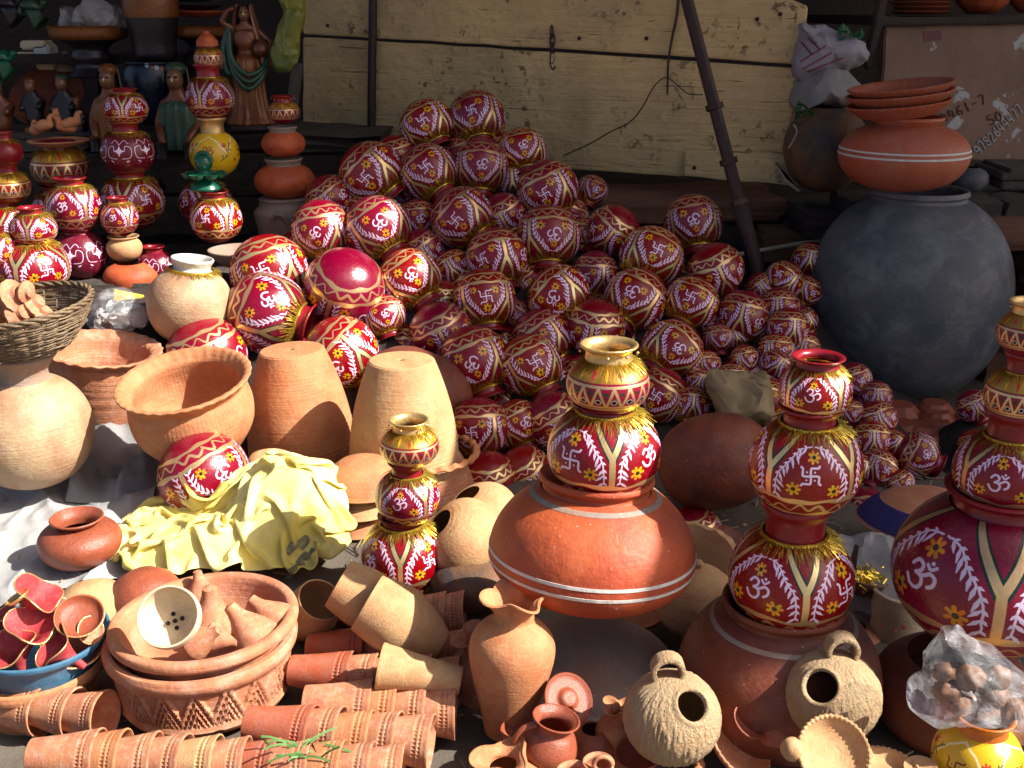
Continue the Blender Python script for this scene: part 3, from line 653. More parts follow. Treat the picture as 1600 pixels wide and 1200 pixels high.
for r, L in rows.items():
    L.sort(key=lambda e: e[1])
    for i, (row, px, py, w, a, tw, m, ex) in enumerate(L):
        small = w < 66
        Y = heapY(py) + ex * 1.0
        if small: px += random.uniform(-7, 7); py += random.uniform(-5, 5); a += random.uniform(-22, 22); w *= random.uniform(.92, 1.15)
        if px > 1290: Y = heapY(py, 2.32)
        if e[1:3] == (1085, 835): Y = 1.95
        if e[1:3] == (1350, 803): Y = 2.05
        lab = SPECIAL.get(e[1:3]) or f"{'small ' if small else ''}red pot showing {MOT[m]}, {ORD[i+1]} from left in heap's {ORD[r]} row"
        u = U[m] + random.uniform(-.055, .055) + (.5 if random.random() < .5 else 0)
        w = w * (1.09 if w >= 66 else 1.05); t = painted_pot(lab, px, py, Y, w, (a + random.uniform(-9, 9), tw - (.26 if m in 'g' else .03)), u, .95 if random.random() < .5 else 1.0, fringe=(m != 'g' and not (small and random.random() < .5)), group='red painted pots heaped upside down', L0=.24)
        p = at(px, py, Y); balls.append((p, sc(p, w) / 2))
# second layer: pots seen only through the gaps between the outer ones
outline = [(470, 420), (560, 280), (640, 200), (780, 180), (860, 260), (920, 360), (1000, 410), (1110, 450), (1120, 540), (1060, 600), (900, 640), (860, 740), (740, 740), (700, 640), (600, 540), (500, 500)]
def inside(x, y):
    c = False
    for (x1, y1), (x2, y2) in zip(outline, outline[1:] + outline[:1]):
        if (y1 > y) != (y2 > y) and x < (x2 - x1) * (y - y1) / (y2 - y1) + x1: c = not c
    return c
for j in range(12):
    nb = 0
    for i in range(16):
        px, py = 440 + i * 52 + (j % 2) * 26 + random.uniform(-8, 8), 190 + j * 50 + random.uniform(-8, 8)
        if inside(px, py) and min((px - e[1]) ** 2 + (py - e[2]) ** 2 for e in HEAP) > 30 ** 2:
            Y = heapY(py) + .12; w = random.uniform(74, 84)
            nb += 1; painted_pot('half buried red pot, %s from left in the %s line of gaps down the heap' % (ORD[nb], ORD[j + 1]), px, py, Y, w, (random.uniform(140, 210), random.uniform(-.2, .1)), random.random(), .95, fringe=False, group='red pots half buried in the heap')
            p = at(px, py, Y); balls.append((p, sc(p, w) / 2))
# sacking under the heap: it follows the pots lying on it
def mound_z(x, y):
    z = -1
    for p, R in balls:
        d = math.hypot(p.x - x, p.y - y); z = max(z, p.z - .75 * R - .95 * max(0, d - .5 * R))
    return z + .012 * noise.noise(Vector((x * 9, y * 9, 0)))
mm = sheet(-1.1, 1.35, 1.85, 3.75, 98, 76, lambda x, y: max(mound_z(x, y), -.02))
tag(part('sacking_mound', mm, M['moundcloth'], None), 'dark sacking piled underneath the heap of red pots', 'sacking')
# ================================================================ tall stacks (each pot a thing standing on the one below)
G1 = 'pots of the centre sunlit stack'; 
def disc_part(parent, name, r, z, mat, n=24):
    return part(name, lathe(name, [(.0005, z), (r, z), (r, z - .02), (.0005, z - .02)], n), M[mat], parent)
# centre stack
YC = 1.46
lathe_thing('clay_pot', 'dark grey round clay pot at the base of the centre stack', 'pot', 922, 1068, YC + .01, 292, ell(.62, .60, .01), 'dgrey', zc=.62)
hp = ell(.45, .80, .53, p=.8, pu=1.05); hz = hp[-1][1]
lathe_thing('clay_pot', 'wide squat red clay pot with two white rings under the centre sunlit pots', 'pot', 925, 864, YC, 322, hp, 'redclay', zc=.45, ax=(2.5, .25),
    parts=[('rim', rimp(.52, hz, .10, .035), 'redclay'), ('painted_band', band(hp, .40, .43), 'white'), ('painted_band', band(hp, .50, .53), 'white'), ('painted_band', band(hp, hz - .06, hz - .03), 'grey')])
stack(YC, [dict(l='large painted pot with om facing right in sun on the wide two-ringed pot', p=(944, 704, 176), u=.365, h=.9, L0=.26),
    dict(l='ornate sunlit pot with mirrors and hanging gold beads atop the centre stack', p=(950, 599, 130), u=.02, h=.75, mat='gold', rim=1.15, rimh=1.3, L0=.32, beads=9, rimmat='goldpaint')])
# right stack
bp2 = ell(.7, .9, .56); bz = bp2[-1][1]
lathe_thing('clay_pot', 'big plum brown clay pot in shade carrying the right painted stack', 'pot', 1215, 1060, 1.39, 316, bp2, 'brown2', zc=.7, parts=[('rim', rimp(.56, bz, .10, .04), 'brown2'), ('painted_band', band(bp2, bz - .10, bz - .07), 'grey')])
stack(1.38, [dict(l='painted pot with om left and swastika right standing on the plum brown pot', p=(1235, 900, 194), u=.625, h=.9, L0=.22),
    dict(l='painted pot with large swastika, middle one of the right stack', p=(1258, 726, 174), u=.27, h=.95, L0=.24),
    dict(l='small open mouthed painted pot with gold fringe atop the right stack', p=(1274, 611, 112), u=.05, h=.9, rim=1.2, rimh=.9, L0=.34)])
# far right stack, cut by the picture edge
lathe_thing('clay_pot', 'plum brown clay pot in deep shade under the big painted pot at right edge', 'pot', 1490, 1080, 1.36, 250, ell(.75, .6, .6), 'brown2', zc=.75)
stack(1.34, [dict(l='very large glossy painted pot with swastika at the right edge of the picture', p=(1548, 890, 300), u=.675, h=.85, fringe=False, rim=.95),
    dict(l='painted pot with om on the very large painted pot at right edge', p=(1572, 738, 158), u=.08, h=.9, L0=.26),
    dict(l='gold banded pot with dark mirrors near the top of the right edge stack', p=(1592, 618, 104), u=.02, h=.9, mat='gold', L0=.3),
    dict(l='topmost gold ringed pot with clay loops of the right edge stack', p=(1606, 520, 92), u=.1, h=.85, mat='gold', fringe=False, rim=1.2, rimh=1.4, beads=7, rimmat='goldpaint')])
# small ornate stack between the sack and the lying cups
stack(1.74, [dict(l='lowest pot of the small ornate stack beside the yellow sack', p=(630, 866, 132), u=.12, h=.95, L0=.3),
    dict(l='middle pot of the small ornate stack, om under gold fringe', p=(637, 776, 102), u=.02, h=.9, L0=.32),
    dict(l='top pot of the small ornate stack with mirrors and clay loops', p=(640, 697, 94), u=.05, h=.7, mat='gold', rim=1.1, rimh=1.3, L0=.34, beads=6, rimmat='goldpaint')])
# back left stacks in shade
def P_(lab, px, py, w, Y=3.1, **k): return painted_pot(lab, px, py, Y, w, k.pop('ax', None), k.pop('u0', .0), **k)
P_('om pot resting on a tan pot in front of the purple pot stack', 187, 341, 58, 2.95, u0=.0, h=1., L0=.25)
lathe_thing('clay_pot', 'small tan pot with incised marks under the front om pot', 'pot', 195, 391, 2.95, 54, closed(ell(.8, .7, .75)), 'tan', parts=[('rim', rimp(.75, 1.25, .2, .12), 'tan')])
t = lathe_thing('clay_lantern', 'terracotta lantern pot pierced with a star of slots', 'lantern', 205, 432, 2.93, 84, ell(.8, .6, .5), 'redclay', zc=.8)
for k in range(6):
    a = k * 1.047; part('slot', cached('slot', lambda: box_mesh('slot', .26, .05, .07, .01)), M['dark'], t, loc=(-.04 + 0, 0, 0), M=Matrix.Identity(3)) if 0 else None
P_('pinkish pot with yellow swastika patch behind the white gold-necked pot', 243, 415, 62, 2.98, mat='maroon', fringe=False, h=.85)
P_('red pot with swastika holding up the green diya holder', 338, 342, 80, 3.0, u0=.27, h=.95, L0=.3)
P_('shaded red pot partly hidden behind the swastika pot', 322, 318, 84, 3.2, u0=.1, h=.9)
lathe_thing('clay_cover', 'dusty pink clay cover on the little gold pot', 'lid', 323, 60, 3.2, 34, [(1, 0), (.95, .5), (.6, .9), (.3, 1.1), (.28, 1.3), (.001, 1.35)], 'redclay')
stack(3.12, [dict(l='big shaded painted pot at the bottom of the purple pot stack', p=(207, 315, 98), u=.12, L0=.26), dict(l='round purple pot with white scrolls in the middle of a back left stack', p=(200, 238, 82), mat='maroon', L0=.26), dict(l='small om pot with gold neck topping the purple pot stack', p=(197, 170, 68), u=.1, h=.8, rim=1., rimh=.8, L0=.26)])
stack(3.2, [dict(l='yellow pot with maroon swastika in a back left stack', p=(335, 240, 78), mat='yellow', fringe=False, u=.125, rimmat='goldpaint', h=.95), dict(l='red pot with om and leaves above the yellow pot', p=(328, 153, 76), u=.15, h=.95, L0=.26), dict(l='little gold pot with mirrors topping the yellow pot stack', p=(326, 92, 46), mat='gold', h=.85, rim=1.1, rimh=1.3, L0=.3, beads=7)])
stack(2.95, [dict(l='purple pot covered with white lotus scrolls under the left om pot', p=(126, 398, 84), mat='maroon', h=.95, fringe=False), dict(l='red pot with om at left behind the basket', p=(115, 324, 86), h=.95, L0=.28)])
stack(3.2, [dict(l='dark patterned pot below the clay birds pot', p=(92, 334, 84), u=.1), dict(l='shaded pot with gold zigzag carrying a tray of clay birds', p=(95, 262, 90), mat='gold', h=.75, L0=.3)])
stack(2.75, [dict(l='wide pot with om and swastika under the low left pot', p=(50, 418, 116), u=.125, h=.8, L0=.26), dict(l='low pot of the stack at left edge with gold fringe neck', p=(52, 358, 72), u=.1, h=.8, L0=.3)])
stack(3.0, [dict(l='painted pot at bottom of the far left edge stack', p=(12, 350, 76), u=.1, h=.85, L0=.26), dict(l='pot with gold bands in the stack at far left edge', p=(14, 292, 66), mat='gold', h=.8, L0=.3), dict(l='small red pot topping the far left edge stack', p=(8, 238, 54), mat='red', h=.85, L0=.3, rimh=1.6)])
# green diya holder
t = thing('lamp_holder', 'green glazed lamp holder with small cups on the swastika pot', 'lamp holder', at(322, 296, 3.0))
lp = lathe('stem', catmull([(.001, 0), (.042, 0), (.036, .018), (.018, .03), (.024, .04), (.016, .05), (.022, .062), (.024, .075), (.016, .09), (.001, .094)], 3), 24); part('stem', lp, M['greenglaze'], t)
dc = lathe('cup', catmull([(.001, 0), (.012, .002), (.019, .012), (.021, .015), (.016, .012), (.001, .008)], 2), 20)
for k in range(7):
    a = k * .8976; part('cup', dc, M['greenglaze'], t, loc=(.042 * math.cos(a), .042 * math.sin(a), .03))
part('leaf_arch', tube('arch', [(.022 * math.cos(a), 0, .075 + .024 * math.sin(a)) for a in [k * .3 for k in range(11)]], .006, 8), M['greenglaze'], t)
# far left
P_('sunlit red pot at the very left edge above the basket', -8, 392, 66, 2.7, u0=.05, h=.95, L0=.3)
def frill(n, a, b=.0): return lambda t, v, r, z: ((a * math.sin(n * t), b * math.cos(n * t)) if v > .35 else (0, 0))
TRAY = [(.001, 0), (.5, .02), (.85, .12), (1, .22), (.97, .25), (.8, .17), (.5, .07), (.001, .05)]
lathe_thing('clay_tray', 'scalloped terracotta tray on the gold zigzag pot', 'tray', 92, 224, 3.2, 92, TRAY, 'terra', disp=lambda t, v, r, z: (.03 * math.sin(20 * t) * r, 0))
for i, (x, y) in enumerate(((70, 200), (86, 192), (104, 203), (56, 208), (112, 196))):
    p = at(x, y, 3.18 + .03 * (i % 2)); a = i * 1.7; c, s = math.cos(a) * .016, math.sin(a) * .016
    me = skin_mesh('bird', [(-.03 * c / .016, -.03 * s / .016, .008), (0, 0, 0), (c * 1.1, s * 1.1, .014), (c * 1.2, s * 1.2, .034), (c * 2.1, s * 2.1, .036)], [(0, 1), (1, 2), (2, 3), (3, 4)], [.006, .019, .013, .009, .003], 2, 1)
    tag(part('clay_bird', me, M['orange'], None, loc=p), 'small unpainted clay bird, %s of the birds heaped on the scalloped tray' % ['leftmost tall one', 'middle one', 'right hand one', 'outermost left one', 'far right one'][i], 'clay bird', 'clay birds on the tray')
# plain terracotta stack C
YD = 3.25
painted_pot('little gold necked pot topping the plain grey and red clay stack', 443, 175, YD, 52, None, .1, h=.7, mat='gold', fringe=False, rim=1.15, rimh=1.3, beads=8)
lathe_thing('clay_pot', 'small dusty clay pot, upper of the plain stack left of the planks', 'pot', 443, 226, YD, 68, ell(.62, .66, .6), 'redclay', parts=[('rim', rimp(.6, 1.12, .25, .06), 'grey')])
lathe_thing('clay_pot', 'middle dusty red clay pot of the plain stack', 'pot', 445, 284, YD, 94, ell(.58, .62, .56), 'redclay', parts=[('rim', rimp(.56, 1.07, .22, .06), 'grey')])
t = lathe_thing('clay_stove', 'grey clay drum with a rope handle under the plain clay stack', 'clay drum', 447, 342, YD, 98, [(.001, 0), (.8, 0), (.86, .1), (.92, .5), (1, .9), (.97, 1.), (.8, 1.15), (.78, 1.3), (.82, 1.36), (.75, 1.4), (.001, 1.4)], 'grey', u0=.75)
part('handle', tube('h', [(.22 * math.cos(a), -1.0 - .1 * math.sin(a), .75 + .3 * math.sin(a)) for a in [k * .35 for k in range(10)]], .055, 8, rfn=lambda u: 1 + .15 * math.sin(u * 60)), M['grey'], t)
lathe_thing('clay_bowl', 'shallow grey brown bowl behind the sunlit painted pots', 'bowl', 372, 402, 2.9, 92, closed([(.001, 0), (.5, .03), (.85, .3), (1, .55)], .08), 'grey')
# ================================================================ figurines and wares on the upper shelf (in shade)
def figurine(label, px, py, Y, hpx, mat):
    """standing woman holding a pot to her hip, one hand raised to her veil"""
    p = at(px, py, Y); H = sc(p, hpx); t = thing('figurine', label, 'figurine', p, Matrix.Rotation(.15, 3, 'Z'), H)
    pts = [(0, 0, .50), (0, 0, .60), (0, 0, .70), (0, 0, .79), (.0, -.01, .84), (0, -.01, .90), (-.10, 0, .78), (-.19, -.02, .84), (-.13, -.03, .93), (-.07, -.03, .95),
           (.10, 0, .77), (.21, -.01, .66), (.15, -.06, .58), (.07, -.10, .58), (-.045, -.07, .74), (.045, -.07, .74), (0, .01, .42)]
    ed = [(0, 1), (1, 2), (2, 3), (3, 4), (4, 5), (3, 6), (6, 7), (7, 8), (8, 9), (3, 10), (10, 11), (11, 12), (12, 13), (2, 14), (2, 15), (0, 16)]
    part('body', skin_mesh('fig', pts, ed, [(.11, .08), (.075, .06), (.095, .07), (.075, .05), .03, (.052, .058), .034, .028, .022, .02, .034, .028, .024, .022, .05, .05, (.12, .1)], 2), M[mat], t)
    part('skirt', lathe('skirt', catmull([(.02, .60), (.11, .56), (.145, .48), (.13, .34), (.14, .2), (.17, .08), (.2, .0), (.001, .0)], 4), 72, disp=lambda a, v, r, z: (.013 * math.sin(17 * a + 3 * z) * (1 - min(1, z * 1.6)) + .003 * math.sin(31 * a), 0)), M['forange'], t)
    def veil(u, v):
        a = -2.5 + u * (5.0); r = .075 + .06 * v + .012 * math.sin(9 * a) * v; z = .975 - .5 * v; 
        return (r * math.sin(a) * (1 + .7 * v), .015 + r * math.cos(a) * .9, z + .01 * math.sin(7 * a) + (.0 if v > .02 else 0))
    part('veil', grid('veil', 30, 16, lambda u, v: veil(u, v)), M['bronze'], t)
    part('head', blob('head', .058, 1, .02, 1, 3, (.82, .9, 1.12)), M['skinpaint'], t, loc=(0, -.022, .90))
    part('hair', blob('hair', .062, 3, .05, 2, 3, (1, 1, 1.05)), M['fdark'], t, loc=(0, .018, .922))
    part('bodice', lathe('bod', catmull([(.001, .62), (.085, .63), (.118, .70), (.10, .765), (.05, .79), (.001, .79)], 4), 32, disp=lambda a, v, r, z: (-.3 * r * abs(math.sin(a)) ** 2, 0)), M['bronze'], t)
    for k in range(3):
        q = catmull([(-.13 - k * .01, -.03, .76 - .02 * k), (-.12, -.10, .55 - .05 * k), (.0, -.15, .42 - .06 * k), (.13, -.11, .47 - .03 * k), (.19, -.02, .60)], 6)
        part('sash_fold', tube('sash', q, .022, 8), M['fgreen'], t)
    q = catmull([(-.13, -.02, .80), (-.19, -.03, .62), (-.16, -.06, .42), (-.10, -.05, .5)], 6); part('sash_fold', tube('sash', q, .024, 8), M['fgreen'], t)
    part('water_pot', lathe('wp', catmull([(.001, -.06), (.05, -.05), (.075, 0), (.05, .05), (.035, .06), (.05, .08), (.03, .08), (.001, .06)], 3), 24), M[mat], t, loc=(.13, -.09, .62))
    part('nose', blob('n', .012, 1, 0, 1, 2, (.7, .8, 1.5)), M['goldpaint'], t, loc=(0, -.076, .900))
    for s in (-1, 1): part('eye', blob('e', .009, 1, 0, 1, 2, (1.4, .6, .7)), M['dark'], t, loc=(s * .020, -.068, .915))
    part('lips', blob('l', .01, 1, 0, 1, 2, (1.5, .6, .5)), M['red'], t, loc=(0, -.070, .872))
    part('base', lathe('b', [(.001, -.03), (.24, -.03), (.24, .0), (.001, .0)], 20), M['fdark'], t)
    return t
figurine('tall painted figurine of a veiled woman carrying a water pot', 394, 193, 3.55, 180, 'bronze')
def bust(label, px, py, Y, hpx, sash):
    p = at(px, py, Y); H = sc(p, hpx); t = thing('figurine', label, 'figurine', p, None, H)
    pts = [(0, 0, .12), (0, 0, .34), (0, 0, .52), (0, -.01, .64), (0, -.02, .80), (-.17, 0, .50), (-.24, -.06, .30), (-.17, -.22, .16), (.17, 0, .50), (.24, -.06, .30), (.17, -.22, .16), (-.14, -.27, .08), (.14, -.27, .08)]
    ed = [(0, 1), (1, 2), (2, 3), (3, 4), (2, 5), (5, 6), (6, 7), (2, 8), (8, 9), (9, 10), (7, 11), (10, 12)]
    part('body', skin_mesh('bust', pts, ed, [(.2, .16), (.17, .12), (.14, .1), .07, (.105, .12), .075, .055, .05, .075, .055, .05, .03, .03], 2), M['bronze'], t)
    part('hair', grid('hair', 24, 12, lambda u, v: ((.125 + .05 * v + .012 * math.sin(14 * u * 6)) * math.sin(-1.75 + 3.5 * u), .02 + (.13 + .03 * v) * math.cos(-1.75 + 3.5 * u), .97 - .05 * (2 * u - 1) ** 2 - .5 * v)), M['fdark'], t)
    part('head', blob('head', .115, 1, .02, 1, 3, (.85, .95, 1.2)), M['skinpaint'], t, loc=(0, -.045, .80))
    part('veil_top', blob('vt', .125, 5, .06, 2, 3, (1, 1, .7)), M[sash], t, loc=(0, .04, .915))
    part('nose', blob('n', .022, 1, 0, 1, 2, (.7, .9, 1.7)), M['goldpaint'], t, loc=(0, -.158, .80))
    for s in (-1, 1):
        part('eye', blob('e', .018, 1, 0, 1, 2, (1.4, .6, .7)), M['dark'], t, loc=(s * .042, -.143, .835))
        hd = part('drum', lathe('dr', [(.001, 0), (.07, 0), (.06, .08), (.07, .16), (.001, .16)], 20), M['fdark'], t, loc=(s * .16, -.28, -.08))
        for k in range(4): part('finger', tube('fg', [(s * (.125 + k * .025), -.26, .10), (s * (.125 + k * .027), -.31, .10), (s * (.125 + k * .028), -.335, .08)], .011, 6), M['bronze'], t)
    part('lips', blob('l', .02, 1, 0, 1, 2, (1.5, .6, .5)), M['red'], t, loc=(0, -.148, .735))
    part('garment', lathe('gm', catmull([(.06, .60), (.13, .57), (.215, .49), (.235, .38), (.25, .2), (.28, .0), (.001, -.02)], 3), 40, disp=lambda a, v, r, z: (.012 * math.sin(11 * a) - .35 * r * abs(math.sin(a)) ** 3, 0)), M[sash], t)
bust('dark veiled seated figurine with drums, left of the blue vase', 180, 222, 3.5, 118, 'forange')
bust('dark veiled seated figurine with drums, right of the blue vase', 285, 232, 3.5, 130, 'fgreen')
for i, (x, y, h) in enumerate(((8, 218, 88), (58, 205, 78), (108, 212, 90), (128, 225, 70))):
    p = at(x, y, 3.62); H = sc(p, h)
    me = skin_mesh('fg', [(0, 0, .1), (0, 0, .35), (0, 0, .6), (0, -.02, .74), (0, -.02, .88), (-.18, 0, .58), (-.2, -.15, .4), (.18, 0, .58), (.15, -.2, .45)], [(0, 1), (1, 2), (2, 3), (3, 4), (2, 5), (5, 6), (2, 7), (7, 8)], [.22, .17, .15, .07, .12, .08, .06, .08, .06], 2)
    t = thing('figurine', 'small dark figurine on the back shelf, %s of the four by the reddish disc' % ORD[i + 1], 'figurine', p, None, H, 'small dark figurines at left'); part('body', me, M['fdark' if i else 'bronze'], t); part('plinth', lathe('pl', [(.001, -.05), (.26, -.05), (.24, .08), (.001, .1)], 16), M['forange'], t)
    part('head', blob('hd', .12, i, .02, 1, 2, (.85, .9, 1.15)), M['skinpaint'], t, loc=(0, -.05, .87))
    part('cap', blob('cp', .11, i, .1, 2, 2, (1, 1, .8)), M['forange' if i % 2 else 'fgreen'], t, loc=(0, -.01, .95))
VASE = catmull([(.001, 0), (.6, 0), (.8, .5), (.98, 1.2), (1, 1.6), (.9, 1.95), (.86, 2.0), (.93, 2.08), (.9, 2.12), (.8, 2.05), (.8, 1.9)], 4)
lathe_thing('glazed_vase', 'dark blue vase sprinkled with tiny white flowers between the drum figurines', 'vase', 240, 145, 3.65, 88, VASE, 'blue')
lathe_thing('glazed_vase', 'tall dark urn with golden lattice top above the blue vase', 'vase', 238, 36, 3.7, 84, catmull([(.001, 0), (.7, 0), (.8, .6), (.95, 1.4), (1, 2.), (.95, 2.4), (1, 2.6), (.9, 2.6), (.85, 2.3)], 4), 'fdark', parts=[('gold_collar', band(catmull([(.8, .6), (.95, 1.4), (1, 2.), (.95, 2.4)], 6), 1.5, 2.25), 'forange')])
for nm, x, y, w, Y, lab, g in (('a', 143, 70, 118, 3.75, 'dark pedestal dish with yellow patterned rim holding wrapped packets', 'forange'), ('b', 316, 60, 92, 3.8, 'dark pedestal dish with scalloped rim behind the figurines', 'forange')):
    lathe_thing('pedestal_dish', lab, 'pedestal dish', x, y + 20, Y, w, catmull([(.001, 0), (.6, 0), (.55, .12), (.42, .3), (.5, .5), (.45, .7), (.6, .85), (.9, .98), (.93, 1.0)], 3), 'fdark', parts=[('rim', catmull([(.9, .96), (.98, 1.05), (1, 1.25), (1.03, 1.3), (.95, 1.3), (.9, 1.15), (.001, 1.05)], 3), g, (lambda t, v, r, z: (.025 * math.sin(18 * t) * r, 0)) if nm == 'b' else None)])
for i, (x, y, s, m, sd) in enumerate(((150, 25, 34, 'paper', 1), (118, 30, 26, 'plastic', 2), (172, 30, 26, 'plastic', 3))):
    p = at(x, y, 3.72); tag(part('packet', blob('pk', sc(p, s), sd, .35, 1.6, 3, (1, .7, .8), 20), M[m], None, loc=p), ['pale paper packet lying on the pedestal dish', 'clear wrapped packet at the left of the pedestal dish', 'clear wrapped packet at the right of the pedestal dish'][i], 'packet', 'packets on the dish')
for i, (x, y, w) in enumerate(((310, 22, 80), (300, -2, 84), (310, 12, 72))):
    lathe_thing('painted_plate', 'dark painted plate, %s of the stacked plates behind the veiled woman' % ['middle', 'top', 'lower'][i], 'plate', x, y, 3.85, w, TRAY, ['redclay', 'greenglaze', 'fdark'][i], disp=lambda t, v, r, z: (.03 * math.sin(14 * t) * r, 0), group='stacked painted plates')
t = lathe_thing('clay_dish', 'large dark red round dish standing on edge behind the small figurines', 'dish', 75, 152, 3.9, 118, TRAY, 'brown2', ax=(0, .9))
for i, (x, y, w, h, m) in enumerate(((45, 90, 34, 16, 'cream'), (72, 82, 26, 22, 'white'), (58, 70, 40, 12, 'cream'), (78, 100, 30, 14, 'cream'))):
    p = at(x, y, 3.95); s = sc(p, 1); tag(part('white_brick', box_mesh('br', w * s, .08, h * s * 1.1, .006), M[m], None, loc=p), 'pale %s block stacked at back left above the dish' % ['wide lower left', 'tall upper', 'wide top', 'lower right'][i], 'brick', 'pale blocks at back left')
lathe_thing('clay_cone', 'pale clay cone beside the blocks at back left', 'cone', 104, 95, 3.92, 34, [(1, 0), (.8, .7), (.3, 1.7), (.001, 1.8)], 'grey')
for i, (x, y, w) in enumerate(((14, 24, 46), (52, 28, 40), (4, 108, 34))):
    p = at(x, y, 3.9 if i < 2 else 3.7); tag(part('idol_group', skin_mesh('ig', [(0, 0, 0), (0, 0, .03), (.0, -.01, .055), (-.03, 0, .03), (-.045, -.01, .0), (.03, 0, .03), (.045, -.01, .05), (.02, 0, -.02)], [(0, 1), (1, 2), (1, 3), (3, 4), (1, 5), (5, 6), (0, 7)], [.028, .02, .017, .012, .01, .012, .01, .03], 2), M[['fdark', 'fgreen', 'greenglaze'][i]], None, loc=p - Vector((0, 0, .0)), s=1.15), ['dark idol at the top left corner', 'dark green tinted idol beside the corner one', 'green idol at the left edge'][i], 'figurine')
sh = thing('back_shelf', 'dim high shelf with idols and packets at back left', 'shelf'); q = at(100, 62, 3.95)
part('board', box_mesh('sh', 1.6, .35, .03, .004), M['stone'], sh, loc=(q.x - .2, 4.0, q.z - .06)); 
for x in (-.9, .45): part('bracket', box_mesh('sb', .05, .3, q.z - .65, .004), M['stone'], sh, loc=(q.x + x, 4.0, (q.z - .09 + .56) / 2))
# yellow bundle hanging left of the board
# (the yellow bundle is built with the sacks further down)
st = tag(part('grey_stake', box_mesh('slat', .035, .02, .13, .003), M['stoneg'], None, loc=at(461, 132, 3.5), M=Matrix.Rotation(.2, 3, 'Y')), 'short grey stake propped at the left end of the planks', 'stake')
# ================================================================ right hand side in shade
BP = ell(1.1, 1.05, .44, p=.82)
lathe_thing('clay_pot', 'huge smoked black storage pot at the right of the heap', 'storage pot', 1418, 462, 2.88, 304, BP, 'black', zc=1.07, seg=72, parts=[('rim', rimp(.46, BP[-1][1], .05, .01), 'black')], wob=.01)
rp = ell(.58, .5, .5, p=.8)
lathe_thing('clay_pot', 'round red clay pot with two pale rings standing on the huge black pot', 'pot', 1411, 242, 2.86, 197, rp, 'pink', zc=.56, parts=[('rim', rimp(.5, .98, .14, .06), 'pink'), ('painted_band', band(rp, .58, .61), 'white'), ('painted_band', band(rp, .66, .685), 'white')])
for i, (x, y, w, tilt) in enumerate(((1404, 171, 156, 7), (1406, 156, 160, 7), (1408, 144, 158, 8))):
    lathe_thing('clay_plate', 'scalloped red clay plate, %s of three stacked on the round red pot' % ['lowest', 'middle', 'topmost'][i], 'plate', x, y, 2.86, w, catmull([(.001, 0), (.6, .01), (.8, .1), (1, .26), (.985, .3), (.9, .24), (.75, .12), (.001, .07)], 3), 'pink', ax=(-tilt, .33), seg=96, disp=lambda t, v, r, z: (.018 * math.sin(34 * t) * r, 0), group='plates on the round red pot')
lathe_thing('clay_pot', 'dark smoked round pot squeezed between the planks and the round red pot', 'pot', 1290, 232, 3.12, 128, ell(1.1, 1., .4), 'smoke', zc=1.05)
def crumple(name, label, cat, pxs, Y, depth, mat, amp=.02, fr=9, seed=0, sharp=28, K=9, nr=60, hf=.16):
    """closed crumpled bundle whose front outline goes through the given picture points"""
    pts = [at(x, y, Y) for x, y in pxs]; c = sum(pts, Vector()) / len(pts); R = catmull([tuple(p) for p in pts + [pts[0]]], max(2, nr // len(pts)))[:-1]; n = len(R); v, f = [], []
    for s in (-1, 1):
        for k in range(K + 1):
            q = k / K
            for p in R:
                p = Vector(p); w = c + (p - c) * math.sin(q * math.pi / 2); w.y += s * depth * math.cos(q * math.pi / 2)
                w += Vector(noise.noise_vector(w * fr + Vector((seed, 0, 0)))) * amp + Vector(noise.noise_vector(w * fr * 3 + Vector((seed, 5, 0)))) * amp * .4 + Vector(noise.noise_vector(w * fr * 7)) * amp * hf; v.append(w)
    for h in range(2):
        o = h * (K + 1) * n
        for k in range(K):
            for j in range(n): f.append((o + k * n + j, o + k * n + (j + 1) % n, o + (k + 1) * n + (j + 1) % n, o + (k + 1) * n + j))
    return tag(part(name, mesh(name, v, f, sharp=sharp), M[mat], None), label, cat)
crumple('cloth_bundle', 'yellow and green bundle hanging beside the left end of the planks', 'bundle', [(438, -14), (472, -14), (472, 60), (466, 96), (448, 112), (431, 105), (429, 78), (437, 40)], 3.5, .04, 'bundle', .022, 12, 8)
crumple('folded_sack', 'white printed plastic sack folded over behind the planks', 'sack', [(1245, 42), (1290, 48), (1350, 72), (1348, 95), (1300, 108), (1246, 122)], 3.2, .08, 'sackW', .022, 13, 1)
ws = [o for o in COL.objects if o.name == 'folded_sack'][0]
from mathutils.bvhtree import BVHTree
wb = BVHTree.FromPolygons([v.co for v in ws.data.vertices], [tuple(p.vertices) for p in ws.data.polygons])
maroon_print = plain('maroon_print', (.22, .04, .06), .8)
for (x0, y0), (x1, y1) in (((1250, 96), (1290, 72)), ((1254, 108), (1300, 82)), ((1262, 112), (1318, 90)), ((1252, 66), (1268, 84)), ((1262, 58), (1282, 78))):
    P = []
    for k in range(9):
        q = ray(x0 + (x1 - x0) * k / 8, y0 + (y1 - y0) * k / 8).normalized(); h = wb.ray_cast(CP, q)[0]
        if h is not None: P.append(h - q * .002)
    if len(P) > 2: part('printed_stripe', tube('ps', P, .0022, 4), maroon_print, ws)
crumple('folded_sack', 'dusty grey sack below the white printed one', 'sack', [(1240, 130), (1290, 105), (1325, 112), (1344, 145), (1320, 168), (1260, 160), (1236, 168)], 3.18, .1, 'paper', .018, 10, 2)
